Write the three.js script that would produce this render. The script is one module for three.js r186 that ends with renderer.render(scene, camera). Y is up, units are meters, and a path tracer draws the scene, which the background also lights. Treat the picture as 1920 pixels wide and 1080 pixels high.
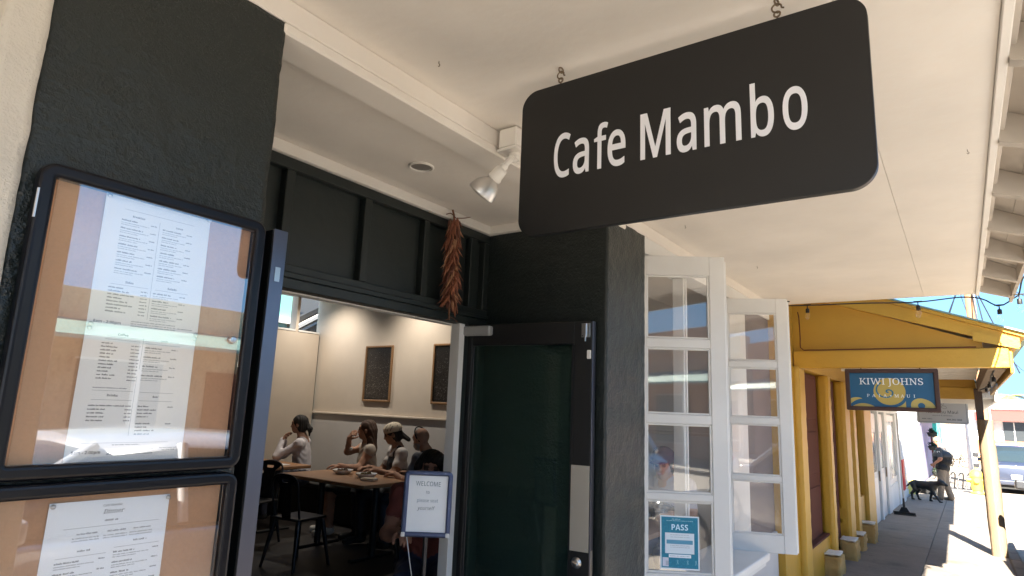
import * as THREE from 'three';
import { mergeGeometries, mergeVertices } from 'three/addons/utils/BufferGeometryUtils.js';
import { RoundedBoxGeometry } from 'three/addons/geometries/RoundedBoxGeometry.js';
import { TextGeometry } from 'three/addons/geometries/TextGeometry.js';
import { FontLoader } from 'three/addons/loaders/FontLoader.js';

// ---------------------------------------------------------------- camera, sky, sun, exposure
const scene = new THREE.Scene();
const camera = new THREE.PerspectiveCamera(49.18, 1920 / 1080, 0.05, 900);
camera.position.set(0, 1.55, 0);
camera.rotation.set(THREE.MathUtils.degToRad(10.66), THREE.MathUtils.degToRad(35.48), THREE.MathUtils.degToRad(2.27), 'YXZ');
scene.add(camera);

const renderer = new THREE.WebGLRenderer({ antialias: true });
renderer.setSize(1024, 576);
renderer.toneMapping = THREE.LinearToneMapping;
renderer.toneMappingExposure = 8.8;
renderer.shadowMap.enabled = true;

const SUNDIR = new THREE.Vector3(1.0, 3.0, 4.0).normalize();
{ // clear daylight sky: pale cyan horizon, deeper blue overhead
  const w = 512, h = 256, d = new Float32Array(w * h * 4);
  for (let j = 0; j < h; j++) for (let i = 0; i < w; i++) {
    const el = ((j + 0.5) / h - 0.5) * Math.PI, az = ((i + 0.5) / w) * Math.PI * 2;
    const s = Math.max(0, Math.sin(el)), t = Math.pow(1 - s, 2.2);
    let r = 0.036 + 0.04 * t, g = 0.095 + 0.06 * t, b = 0.2 + 0.05 * t;
    const c = Math.max(0, Math.sin(az * 3 + 1.7 * Math.sin(el * 9)) * Math.sin(az * 7 + el * 21) - 0.35) * Math.max(0, 1 - Math.abs(s - 0.3) * 3);
    r += c * 0.16; g += c * 0.13; b += c * 0.1;
    const k = (j * w + i) * 4; d[k] = r; d[k + 1] = g; d[k + 2] = b; d[k + 3] = 1;
  }
  const sky = new THREE.DataTexture(d, w, h, THREE.RGBAFormat, THREE.FloatType);
  sky.mapping = THREE.EquirectangularReflectionMapping; sky.magFilter = THREE.LinearFilter; sky.minFilter = THREE.LinearFilter; sky.needsUpdate = true;
  scene.background = sky; scene.environment = sky;
}
const sun = new THREE.DirectionalLight(new THREE.Color(1, 0.93, 0.8), 5.0);
sun.position.copy(SUNDIR).multiplyScalar(80); sun.target.position.set(0, 0, -15); sun.position.z -= 15;
sun.castShadow = true; sun.shadow.mapSize.set(4096, 4096);
Object.assign(sun.shadow.camera, { left: -45, right: 45, top: 45, bottom: -45, near: 1, far: 200 });
scene.add(sun, sun.target);

// ---------------------------------------------------------------- helpers
let seed = 12345;
const rnd = () => { seed = (seed * 1664525 + 1013904223) >>> 0; return seed / 4294967296; };
const rr = (a, b) => a + (b - a) * rnd();
const V = (x, y, z) => new THREE.Vector3(x, y, z);
const used = new Map();
function numbered(n) { const k = used.get(n) || 0; used.set(n, k + 1); return k ? n + '_' + String(k).padStart(3, '0') : n; }
function shade(o) { o.traverse(m => { if (m.isMesh) { m.castShadow = true; m.receiveShadow = true; } }); return o; }
function thing(name, label, category, [x, y, z] = [0, 0, 0], turn = 0, group) {
  const o = new THREE.Group(); o.name = numbered(name); o.position.set(x, y, z); o.rotation.y = turn;
  o.userData = { label, category }; if (group) o.userData.group = group; scene.add(o); return o;
}
function structure(name, x = 0, y = 0, z = 0) { const o = new THREE.Group(); o.name = numbered(name); o.userData.kind = 'structure'; o.position.set(x, y, z); scene.add(o); return o; }
function part(name, geo, mat, parent, pos, rot) {
  const m = new THREE.Mesh(Array.isArray(geo) ? merge(geo) : geo, mat); m.name = name; m.castShadow = m.receiveShadow = true;
  if (pos) m.position.set(...pos); if (rot) m.rotation.set(...rot); parent.add(m); return m;
}
// a part whose geometry is given in world coordinates, under an unturned group
function wpart(name, geo, mat, parent) {
  const g = Array.isArray(geo) ? merge(geo) : geo; let p = parent, o = V(0, 0, 0);
  while (p && p !== scene) { o.add(p.position); p = p.parent; }
  g.translate(-o.x, -o.y, -o.z); return part(name, g, mat, parent);
}
function soloMesh(name, geo, mat, label, category, group) { const m = part(numbered(name), geo, mat, scene); m.userData = { label, category }; if (group) m.userData.group = group; return m; }
function copyOf(src, label, pos, turn = 0, group) {
  const c = src.clone(); c.name = numbered(src.name.replace(/_\d{3}$/, '')); c.userData = { ...src.userData, label: label || src.userData.label }; if (group) c.userData.group = group;
  c.position.set(...pos); c.rotation.y = turn; scene.add(c); return c;
}
function merge(list) {
  const l = list.map(g => { const q = g.index ? g.toNonIndexed() : g; for (const k of Object.keys(q.attributes)) if (!['position', 'normal', 'uv'].includes(k)) q.deleteAttribute(k); if (!q.attributes.uv) q.setAttribute('uv', new THREE.BufferAttribute(new Float32Array(q.attributes.position.count * 2), 2)); return q; });
  return l.length === 1 ? l[0] : mergeGeometries(l);
}
// uv in metres from the dominant face direction
function metric(g) {
  const q = g.index ? g.toNonIndexed() : g, p = q.attributes.position, n = q.attributes.normal, uv = new Float32Array(p.count * 2);
  for (let i = 0; i < p.count; i += 3) {
    let nx = 0, ny = 0, nz = 0; for (let k = 0; k < 3; k++) { nx += n.getX(i + k); ny += n.getY(i + k); nz += n.getZ(i + k); }
    const ax = Math.abs(nx), ay = Math.abs(ny), az = Math.abs(nz);
    for (let k = 0; k < 3; k++) { const x = p.getX(i + k), y = p.getY(i + k), z = p.getZ(i + k);
      const [u, v] = ax >= ay && ax >= az ? [z, y] : ay >= az ? [x, z] : [x, y]; uv[(i + k) * 2] = u; uv[(i + k) * 2 + 1] = v; }
  }
  q.setAttribute('uv', new THREE.BufferAttribute(uv, 2)); return q;
}
// box with chamfered edges, 44 triangles
function chamfer(w, h, d, c = 0.003) {
  c = Math.min(c, w * 0.45, h * 0.45, d * 0.45);
  const P = [], S = [w / 2, h / 2, d / 2]; const corner = (s, ax) => s.map((v, i) => v * (i === ax ? S[i] : S[i] - c));
  const tri = (a, b, e) => { const n = V(...b).sub(V(...a)).cross(V(...e).sub(V(...a))); const m = [0, 1, 2].map(i => (a[i] + b[i] + e[i])); if (n.x * m[0] + n.y * m[1] + n.z * m[2] < 0) [b, e] = [e, b]; P.push(...a, ...b, ...e); };
  const quad = (a, b, e, f) => { tri(a, b, e); tri(a, e, f); };
  for (let ax = 0; ax < 3; ax++) for (const s of [-1, 1]) {
    const [u, v] = [(ax + 1) % 3, (ax + 2) % 3]; const k = [[-1, -1], [1, -1], [1, 1], [-1, 1]].map(([a, b]) => { const t = [0, 0, 0]; t[ax] = s; t[u] = a; t[v] = b; return corner(t, ax); });
    quad(...k);
  }
  for (let ax = 0; ax < 3; ax++) { const [u, v] = [(ax + 1) % 3, (ax + 2) % 3];
    for (const a of [-1, 1]) for (const b of [-1, 1]) { const m = s => { const t = [0, 0, 0]; t[ax] = s; t[u] = a; t[v] = b; return t; };
      quad(corner(m(-1), u), corner(m(1), u), corner(m(1), v), corner(m(-1), v)); } }
  for (const a of [-1, 1]) for (const b of [-1, 1]) for (const e of [-1, 1]) tri(corner([a, b, e], 0), corner([a, b, e], 1), corner([a, b, e], 2));
  const g = new THREE.BufferGeometry(); g.setAttribute('position', new THREE.Float32BufferAttribute(P, 3)); g.computeVertexNormals(); return g;
}
const B = (x0, x1, y0, y1, z0, z1, c = 0.003) => metric(chamfer(Math.abs(x1 - x0), Math.abs(y1 - y0), Math.abs(z1 - z0), c).translate((x0 + x1) / 2, (y0 + y1) / 2, (z0 + z1) / 2));
const cyl = (r0, r1, h, n = 16, open = false) => new THREE.CylinderGeometry(r1, r0, h, n, 1, open);
function rod(a, b, r, n = 8, r2 = r) { // cylinder between two points
  const A = V(...a), Bq = V(...b), d = Bq.clone().sub(A), g = new THREE.CylinderGeometry(r2, r, d.length(), n);
  g.applyQuaternion(new THREE.Quaternion().setFromUnitVectors(V(0, 1, 0), d.clone().normalize())); const m = A.add(Bq).multiplyScalar(0.5); g.translate(m.x, m.y, m.z); return g;
}
function tube(pts, r, n = 24, k = 6, closed = false) { return new THREE.TubeGeometry(new THREE.CatmullRomCurve3(pts.map(p => V(...p)), closed), n, r, k, closed); }
function extrudeXY(pts, z0, z1) { // polygon in x,y swept along z
  const s = new THREE.Shape(pts.map(p => new THREE.Vector2(...p))); const g = new THREE.ExtrudeGeometry(s, { depth: Math.abs(z1 - z0), bevelEnabled: false }); g.translate(0, 0, Math.min(z0, z1)); return metric(g);
}
const lathe = (pts, n = 24) => new THREE.LatheGeometry(pts.map(p => new THREE.Vector2(...p)), n);

// tileable value noise
function lattice(n, s) { const a = new Float32Array(n * n); let q = s * 7919 + 17; for (let i = 0; i < a.length; i++) { q = (q * 1664525 + 1013904223) >>> 0; a[i] = q / 4294967296; } return a; }
const LAT = new Map();
function tnoise(u, v, n, s = 1) {
  const key = n * 4096 + s; let a = LAT.get(key); if (!a) LAT.set(key, a = lattice(n, s));
  u = (u - Math.floor(u)) * n; v = (v - Math.floor(v)) * n; const i = Math.floor(u) % n, j = Math.floor(v) % n, i1 = (i + 1) % n, j1 = (j + 1) % n; let f = u - Math.floor(u), g = v - Math.floor(v);
  f = f * f * (3 - 2 * f); g = g * g * (3 - 2 * g);
  return (a[j * n + i] * (1 - f) + a[j * n + i1] * f) * (1 - g) + (a[j1 * n + i] * (1 - f) + a[j1 * n + i1] * f) * g;
}
const fbm = (u, v, n, o = 4, s = 1) => { let r = 0, a = 0.5, t = 0; for (let k = 0; k < o; k++) { r += a * tnoise(u, v, n << k, s + k); t += a; a *= 0.55; } return r / t; };
function tex(size, fn, metres, srgb = false) {
  const d = new Uint8Array(size * size * 4);
  for (let j = 0; j < size; j++) for (let i = 0; i < size; i++) { const c = fn(i / size, j / size), k = (j * size + i) * 4; const q = Array.isArray(c) ? c : [c, c, c]; for (let m = 0; m < 3; m++) d[k + m] = Math.max(0, Math.min(255, q[m] * 255)); d[k + 3] = 255; }
  const t = new THREE.DataTexture(d, size, size); t.wrapS = t.wrapT = THREE.RepeatWrapping; t.magFilter = THREE.LinearFilter; t.minFilter = THREE.LinearMipmapLinearFilter; t.generateMipmaps = true;
  if (srgb) t.colorSpace = THREE.SRGBColorSpace; t.repeat.set(1 / metres, 1 / metres); t.needsUpdate = true; return t;
}
function canvasTex(w, h, draw) { const c = document.createElement('canvas'); c.width = w; c.height = h; draw(c.getContext('2d'), w, h); const t = new THREE.CanvasTexture(c); t.colorSpace = THREE.SRGBColorSpace; t.anisotropy = 8; return t; }

// ---------------------------------------------------------------- materials
const rgb = (r, g, b) => new THREE.Color().setRGB(r, g, b);
const std = (c, rough = 0.6, o = {}) => new THREE.MeshStandardMaterial({ color: rgb(...c), roughness: rough, ...o });
const T = {
  stucco: tex(1024, (u, v) => { const a = fbm(u, v, 44, 4, 1), b = tnoise(u, v, 150, 5), c = fbm(u, v, 7, 2, 8); return 0.62 * a + 0.5 * Math.max(0, b - 0.62) * (0.4 + c) + 0.05 * c; }, 0.5),
  fine: tex(256, (u, v) => fbm(u, v, 16, 4, 9), 0.5),
  paint: tex(512, (u, v) => { const q = 0.86 + 0.2 * (fbm(u, v, 5, 5, 21) - 0.3); const s = fbm(u, v, 90, 2, 33); return [q, q * (0.985 + 0.02 * s), q * (0.97 + 0.03 * s)]; }, 2.3),
  concrete: tex(512, (u, v) => { const a = fbm(u, v, 6, 5, 41), b = fbm(u, v, 120, 2, 47), st = Math.max(0, fbm(u, v, 9, 3, 52) - 0.62) * 0.7; const gm = tnoise(u, v, 64, 57) > 0.965 ? 0.82 : 1, cr = Math.abs(fbm(u, v, 5, 4, 58) - 0.5) < 0.003 ? 0.72 : 1, q = (0.64 + 0.38 * a + 0.2 * (b - 0.5) - st) * gm * cr; return [q, q * 0.985, q * 0.96]; }, 2.9),
  asphalt: tex(512, (u, v) => { const a = fbm(u, v, 5, 4, 61), b = fbm(u, v, 150, 2, 67); const q = 0.6 + 0.25 * a + 0.4 * (b - 0.5); return [q, q, q]; }, 3.1),
  cork: tex(512, (u, v) => { const a = fbm(u, v, 90, 2, 71), b = fbm(u, v, 160, 1, 73), d = fbm(u, v, 4, 3, 77); let q = 0.88 + 0.1 * (a - 0.5) + 0.08 * (d - 0.5); if (b > 0.85) q *= 0.94; return [q, q * 0.985, q * 0.96]; }, 0.45),
  wood: tex(512, (u, v) => { const w = fbm(u, v * 0.5, 3, 3, 81), g = Math.sin((u * 22 + w * 5 + 0.4 * fbm(u, v, 8, 3, 83)) * Math.PI * 2) * 0.5 + 0.5, f = tnoise(u, v * 0.12, 160, 85); const q = 0.7 + 0.18 * g + 0.22 * (f - 0.5) + 0.1 * w; return [q, q * 0.97, q * 0.93]; }, 0.4),
  tablewood: tex(512, (u, v) => { const w = fbm(u * 0.4, v, 4, 3, 91), f = tnoise(u * 0.1, v, 128, 93); const pl = Math.floor(v * 5), t = tnoise(pl * 0.21, 0.3, 16, 95); const q = 0.66 + 0.2 * t + 0.2 * w + 0.16 * (f - 0.5); return [q, q * 0.96, q * 0.9]; }, 0.7),
  floor: tex(256, (u, v) => { const q = 0.6 + 0.5 * (fbm(u, v, 6, 4, 101) - 0.3); return [q, q * 0.95, q * 0.92]; }, 2),
  rough: tex(256, (u, v) => 0.8 + 0.4 * (fbm(u, v, 4, 4, 131) - 0.5), 0.8),
  weather: tex(512, (u, v) => { const a = fbm(u, v, 8, 5, 111), st = Math.max(0, fbm(u, v * 0.35, 20, 3, 117) - 0.6) * 1.2; const q = 0.82 + 0.26 * (a - 0.4) - st; return [q, q * 0.98, q * 0.95]; }, 1.9),
};
const M = {
  green: std([0.0145, 0.0195, 0.018], 0.33, { bumpMap: T.stucco, bumpScale: 0.005 }),
  greenFlat: std([0.0135, 0.018, 0.0168], 0.42, { bumpMap: T.fine, bumpScale: 0.0008 }),
  cream: std([0.85, 0.795, 0.725], 0.75, { map: T.paint, bumpMap: T.fine, bumpScale: 0.001 }),
  creamTrim: std([0.85, 0.81, 0.75], 0.6, { map: T.paint }),
  eave: std([0.62, 0.565, 0.5], 0.75, { map: T.weather }),  // cream made darker and browner: shade under the eave put into the paint
  creamRough: std([0.74, 0.7, 0.63], 0.7, { map: T.weather, bumpMap: T.stucco, bumpScale: 0.0035 }),
  white: std([0.8, 0.79, 0.77], 0.4, { map: T.paint }),
  whiteRough: std([0.78, 0.78, 0.77], 0.7, { map: T.paint }),
  glass: new THREE.MeshPhysicalMaterial({ color: 0xffffff, roughness: 0.02, transmission: 1, thickness: 0, ior: 1.5 }),
  paneGlass: new THREE.MeshPhysicalMaterial({ color: 0xffffff, roughness: 0.02, transmission: 0.955, thickness: 0, ior: 1.75 }),
  caseGlass: new THREE.MeshPhysicalMaterial({ color: 0xffffff, roughness: 0.015, transmission: 1, thickness: 0, ior: 2.1 }),
  darkGlass: new THREE.MeshPhysicalMaterial({ color: rgb(0.8, 0.95, 0.9), roughness: 0.05, transmission: 0.991, thickness: 0, ior: 1.5 }),
  board: std([0.006, 0.0058, 0.006], 0.55, { roughnessMap: T.rough, bumpMap: T.fine, bumpScale: 0.0003 }),
  letter: std([0.8, 0.8, 0.84], 0.5),
  caseBlack: new THREE.MeshPhysicalMaterial({ color: rgb(0.004, 0.004, 0.007), roughness: 0.3, specularIntensity: 0.6 }),
  alu: std([0.17, 0.175, 0.22], 0.34, { metalness: 1 }),
  blackPaint: std([0.008, 0.008, 0.0085], 0.45),
  black: std([0.006, 0.006, 0.006], 0.7),
  cork: std([0.62, 0.36, 0.21], 0.9, { map: T.cork }),
  steel: std([0.62, 0.61, 0.6], 0.3, { metalness: 1 }),
  rust: std([0.2, 0.15, 0.1], 0.5, { metalness: 0.7 }),
  plate: std([0.62, 0.57, 0.49], 0.42, { metalness: 0.65 }),
  greyPlastic: std([0.3, 0.3, 0.3], 0.5),
  yellow: std([0.55, 0.3, 0.028], 0.5, { map: T.paint, bumpMap: T.fine, bumpScale: 0.002 }),
  yellowTrim: std([0.6, 0.34, 0.035], 0.45, { map: T.paint, bumpMap: T.fine, bumpScale: 0.002 }),
  brown: std([0.1, 0.024, 0.01], 0.9),
  signBrown: std([0.05, 0.02, 0.013], 0.5),
  metalRoof: std([0.25, 0.42, 0.4], 0.45, { map: T.weather }),
  stone: std([0.56, 0.36, 0.13], 0.8, { map: T.weather, bumpMap: T.stucco, bumpScale: 0.006 }),
  concrete: std([0.25, 0.215, 0.185], 0.85, { map: T.concrete, bumpMap: T.fine, bumpScale: 0.001 }),
  asphalt: std([0.38, 0.33, 0.28], 0.92, { map: T.asphalt, bumpMap: T.fine, bumpScale: 0.003 }),
  ground: std([0.3, 0.26, 0.19], 0.95, { map: T.concrete }),
  postWood: std([0.24, 0.175, 0.115], 0.8, { map: T.wood, bumpMap: T.wood, bumpScale: 0.002 }),
  poleWood: std([0.32, 0.17, 0.09], 0.9, { map: T.wood }),
  roomWall: std([0.66, 0.57, 0.475], 0.8, { map: T.paint }),
  roomLow: std([0.62, 0.59, 0.57], 0.7, { map: T.paint }),
  roomFloor: std([0.035, 0.03, 0.028], 0.5, { map: T.floor }),
  table: std([0.38, 0.2, 0.1], 0.45, { map: T.tablewood }),
  gunmetal: std([0.06, 0.06, 0.065], 0.4, { metalness: 0.9 }),
  wire: std([0.006, 0.006, 0.006], 0.6),
  porcelain: std([0.8, 0.79, 0.76], 0.25),
  body: new THREE.MeshStandardMaterial({ vertexColors: true, roughness: 0.75 }),
  ragged: std([0.1, 0.04, 0.02], 0.8),
};
const GY = z => 0.027 * Math.max(-80, Math.min(z, 0));       // the street falls away gently

// ---------------------------------------------------------------- ground, road, pavements
{
  const strip = (x0, x1, dy, nx = 1) => { const zs = [60, 0, -20, -40, -80, -420], P = [], I = []; for (const z of zs) for (let i = 0; i <= nx; i++) P.push(x0 + (x1 - x0) * i / nx, GY(z) + dy, z);
    for (let a = 0; a < zs.length - 1; a++) for (let i = 0; i < nx; i++) { const k = a * (nx + 1) + i; I.push(k, k + 1, k + nx + 1, k + 1, k + nx + 2, k + nx + 1); }
    const g = new THREE.BufferGeometry(); g.setAttribute('position', new THREE.Float32BufferAttribute(P, 3)); g.setIndex(I); g.computeVertexNormals(); return metric(g); };
  const gr = part('ground', strip(-220, 320, -0.2), M.ground, scene); gr.userData.kind = 'structure';
  const rd = part('road', strip(0.53, 9.2, -0.13), M.asphalt, scene); rd.userData.kind = 'structure';
  const fp = part('pavement_opposite', strip(9.35, 12.4, 0), M.concrete, scene); fp.userData.kind = 'structure';
  const sw = structure('sidewalk'); const tilt = -Math.atan(0.027), slabs = [0, 1, 2].map(k => { const g = chamfer(0.945, 0.12, 1.495, 0.006); g.translate(k * 3.7, 0, k * 5.1); const q = metric(g); q.translate(-k * 3.7, 0, -k * 5.1); return q; });
  for (let k = 0; k < 48; k++) for (let c = 0; c < 2; c++) { const z = 5.25 - k * 1.5; part('paving_slab', slabs[(k + c * 2) % 3], M.concrete, sw, [-1.03 + c * 0.95, GY(z) - 0.06 - (z > -1 ? 0.004 : 0), z], [z > 0 ? 0 : tilt, (k % 2) * Math.PI, 0]); }
  const kb = structure('kerb'), kg = metric(chamfer(0.15, 0.2, 1.494, 0.02)); for (let k = 0; k < 48; k++) { const z = 5.25 - k * 1.5; part('kerb_stone', kg, M.concrete, kb, [0.472, GY(z) - 0.1, z], [z > 0 ? 0 : tilt, 0, 0]); }
  const kb2 = structure('kerb_opposite'); for (const [z, l] of [[30, 60], [-20, 40], [-60, 40]]) part('kerb_stone', metric(chamfer(0.15, 0.2, l, 0.02)), M.concrete, kb2, [9.27, (GY(z + l / 2) + GY(z - l / 2)) / 2 - 0.1, z], [z > 0 ? 0 : tilt, 0, 0]);
  const mk = structure('road_marking'); const yl = std([0.6, 0.42, 0.05], 0.8, { map: T.weather }); for (const x of [4.78, 4.98]) part('centre_line', strip(x, x + 0.1, -0.126), yl, mk);
}
// ---------------------------------------------------------------- the cafe building: walls, soffit, eave, room
const CAFE = thing('cafe_building', 'dark green and cream cafe front with recessed entrance under a deep soffit', 'building', [-1.5, 0, -2]);
function stuccoBox(x0, x1, y0, y1, z0, z1, amp = 0.003, step = 0.016) { // box with uneven trowelled faces and arrises
  const w = x1 - x0, h = y1 - y0, d = z1 - z0, s = a => Math.max(1, Math.round(a / step)); let g = new THREE.BoxGeometry(w, h, d, s(w), s(h), s(d)); g.translate((x0 + x1) / 2, (y0 + y1) / 2, (z0 + z1) / 2);
  g.deleteAttribute('uv'); g.deleteAttribute('normal'); g = mergeVertices(g, 1e-4); const p = g.attributes.position;
  for (let i = 0; i < p.count; i++) { const x = p.getX(i), y = p.getY(i), z = p.getZ(i); const n = k => (fbm(z * 1.9 + x * 0.7 + k * 0.37, y * 1.9 + x * 0.3 + k * 0.21, 11, 3, 201 + k) - 0.5) * 2.2 * amp; p.setXYZ(i, x + n(1), y + n(2), z + n(3)); }
  g.computeVertexNormals(); return metric(g);
}
{
  const C = CAFE, w = (n, g, m, p = C) => wpart(n, g, m, p);
  // pillar that carries the menu cases, cream jamb at its near side
  w('pillar', stuccoBox(-1.8, -1.5, 0, 2.603, -0.94, -0.4, 0.003, 0.012), M.green);
  w('pillar_side', stuccoBox(-2.33, -1.802, 0, 2.6, -0.94, -0.8, 0.003, 0.03), M.green);
  w('cream_jamb', stuccoBox(-1.78, -1.487, 0, 2.68, -0.399, -0.325, 0.003), M.creamRough);
  w('wall', B(-1.9, -1.6, 0, 2.68, -0.324, 6), M.creamRough);
  // far pillar and the side wall behind the open door
  w('pillar', stuccoBox(-2.33, -1.5, 0, 2.6, -3.47, -2.98, 0.0035), M.green);
  // lintel beam on the facade line, entrance ceiling, cornice band
  w('lintel_bead', B(-1.63, -1.494, 2.57, 2.6055, -0.935, -3.2, 0.006), M.cream);
  w('lintel_beam', B(-1.63, -1.497, 2.606, 2.6795, -0.3, -3.2, 0.004), M.cream);
  w('lintel_beam', B(-1.66, -1.503, 2.603, 2.6795, -3.201, -6.6, 0.004), M.cream);
  w('entrance_ceiling', B(-2.33, -1.631, 2.63, 2.69, -0.94, -2.98), M.cream);
  w('cornice_band', [B(-2.33, -2.28, 2.577, 2.629, -0.94, -2.979), B(-2.279, -1.632, 2.577, 2.629, -2.979, -2.945), ], M.creamTrim);
  // transom: rails, stiles, recessed panels, stepped head moulding
  w('transom_rail', B(-2.36, -2.3, 2.525, 2.576, -0.941, -2.979), M.greenFlat);
  for (const [z0, z1] of [[-1.53, -1.575], [-1.975, -2.02], [-2.4, -2.44], [-2.8, -2.86], [-2.93, -2.979]]) w('transom_stile', B(-2.36, -2.302, 2.11, 2.5245, z0, z1), M.greenFlat);
  for (const [z0, z1] of [[-0.942, -1.529], [-1.576, -1.974], [-2.021, -2.399], [-2.441, -2.799], [-2.861, -2.929]]) w('transom_panel', B(-2.4, -2.342, 2.1, 2.53, z0, z1, 0.001), M.greenFlat);
  w('door_head', [B(-2.36, -2.3, 2.075, 2.1095, -0.941, -2.979), B(-2.36, -2.288, 2.05, 2.0748, -0.941, -2.979), B(-2.36, -2.296, 2.005, 2.0498, -0.941, -2.979)], M.greenFlat);
  w('door_post', B(-2.36, -2.3, 0, 2.0045, -2.776, -2.979), M.greenFlat);
  w('door_post', B(-2.36, -2.3, 0, 2.0045, -0.941, -0.975), M.greenFlat);
  w('door_reveal', B(-2.365, -2.297, 0, 2.004, -2.73, -2.775), M.white); w('door_reveal', B(-2.42, -2.361, 2.0, 2.075, -0.93, -2.775), M.white);
  // front wall beside the windows
  w('window_wall', B(-1.66, -1.502, -0.2, 0.5, -3.471, -6.55), M.roomLow);
  w('window_head', B(-1.66, -1.504, 2.5, 2.602, -3.471, -6.55), M.white);
  w('window_mullion', [B(-1.64, -1.56, 0.556, 2.499, -4.29, -4.35), B(-1.559, -1.548, 0.556, 2.499, -4.31, -4.33)], M.white);
  w('window_jamb', [B(-1.66, -1.506, 0.501, 2.499, -5.2, -5.38), B(-1.66, -1.515, 0.501, 2.499, -5.395, -5.7)], M.white);
  w('window_jamb', B(-1.62, -1.55, 0.556, 2.499, -3.472, -3.51), M.white);
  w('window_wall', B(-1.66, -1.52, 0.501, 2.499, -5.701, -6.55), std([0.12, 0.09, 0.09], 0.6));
  w('window_sill', [B(-1.68, -1.25, 0.5, 0.555, -3.475, -5.19, 0.006), B(-1.5, -1.275, 0.46, 0.4985, -3.48, -5.18, 0.004)], M.white);
  // soffit boards with the open joint between them, and edge bead
  w('soffit_board', B(-1.6, -0.2075, 2.68, 2.7, 6, -6.77, 0.001), M.cream);
  w('soffit_board', B(-0.206, 0.17, 2.68, 2.7, 6, -6.77, 0.001), M.cream);
  w('soffit_bead', B(0.171, 0.2, 2.665, 2.7, 6, -6.78, 0.004), M.creamTrim);
  w('soffit_end_fascia', B(-1.5, 0.2, 2.683, 2.9, -6.771, -6.8), M.creamTrim);
  // eave: rafter tails, blocking, deck boards, gutter board
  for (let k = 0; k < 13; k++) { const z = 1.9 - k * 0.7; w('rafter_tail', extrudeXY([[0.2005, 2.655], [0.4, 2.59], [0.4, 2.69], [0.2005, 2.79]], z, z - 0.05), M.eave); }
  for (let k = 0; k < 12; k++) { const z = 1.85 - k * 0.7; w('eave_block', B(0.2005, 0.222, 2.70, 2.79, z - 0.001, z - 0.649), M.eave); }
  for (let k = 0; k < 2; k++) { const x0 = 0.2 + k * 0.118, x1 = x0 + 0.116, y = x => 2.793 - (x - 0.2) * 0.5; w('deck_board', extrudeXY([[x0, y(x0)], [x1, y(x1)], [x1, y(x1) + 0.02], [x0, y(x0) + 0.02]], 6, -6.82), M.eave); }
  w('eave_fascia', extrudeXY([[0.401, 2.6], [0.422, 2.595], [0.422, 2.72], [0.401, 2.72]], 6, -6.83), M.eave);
  w('roof', extrudeXY([[0.46, 2.705], [-3.2, 4.5], [-8.3, 4.5], [-8.3, 4.56], [-3.2, 4.56], [0.46, 2.735]], 6, -6.86), M.metalRoof);
  // the room
  w('room_wall', B(-7.99, -1.661, 1.372, 3.6, -6.1, -6.2), M.roomWall);
  w('room_wall', B(-7.99, -1.661, 0, 1.34, -6.09, -6.2), M.roomLow);
  w('chair_rail', B(-7.99, -1.661, 1.341, 1.371, -6.06, -6.2, 0.006), M.roomWall);
  const RX0 = -8.0, RX1 = -7.85;
  w('room_wall', B(RX0, RX1, 0, 2.5, -6.06, 6), M.roomWall); w('room_wall', B(RX0, RX1, 3.08, 3.6, -6.06, 6), M.roomWall);
  for (const [z0, z1] of [[-5.68, -5.63], [-4.6, 6]]) w('window_pier', B(RX0, RX1, 2.501, 3.079, z0, z1), M.roomWall);
  for (const [z0, z1] of [[-6.06, -5.681], [-5.629, -4.601]]) { w('window_frame', [B(RX0 + 0.03, RX1 + 0.006, 2.502, 2.53, z0, z1), B(RX0 + 0.04, RX1 - 0.06, 2.531, 3.078, z1 - 0.03, z1)], M.white); w('pane', B(RX0 + 0.06, RX0 + 0.064, 2.531, 3.078, z0, z1 - 0.031, 0.0005), M.glass); }
  w('room_ceiling', B(-8.0, -1.7, 3.6, 3.7, 6, -6.2), M.roomWall);
  w('room_wall', B(-8.0, -1.8, 0, 3.6, 6, 6.1), M.roomWall);
  w('room_wall', [B(-2.48, -2.402, 2.076, 3.6, -0.3, -2.98), B(-2.48, -1.9, 0, 3.6, -0.39, -0.325), B(-2.48, -2.37, 0, 3.6, -0.395, -0.93)], M.roomWall);
  w('room_wall', [B(-2.43, -2.405, 2.1, 3.6, -2.79, -3.47), B(-2.4, -2.362, 0, 2.099, -2.83, -3.47), B(-2.339, -1.67, 2.61, 3.6, -2.985, -6.08), B(-2.0, -1.901, 0, 3.6, -0.32, 5.99)], M.roomWall);
  w('room_floor', B(-8.0, -1.67, -0.2, 0, 6, -6.2), M.roomFloor);
  w('entrance_floor', B(-2.33, -1.48, -0.2, 0.004, -0.94, -2.98), M.concrete);
  w('side_wall', B(-7.99, -1.67, -0.3, 4.0, -6.201, -6.3), M.creamRough);
}
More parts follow.
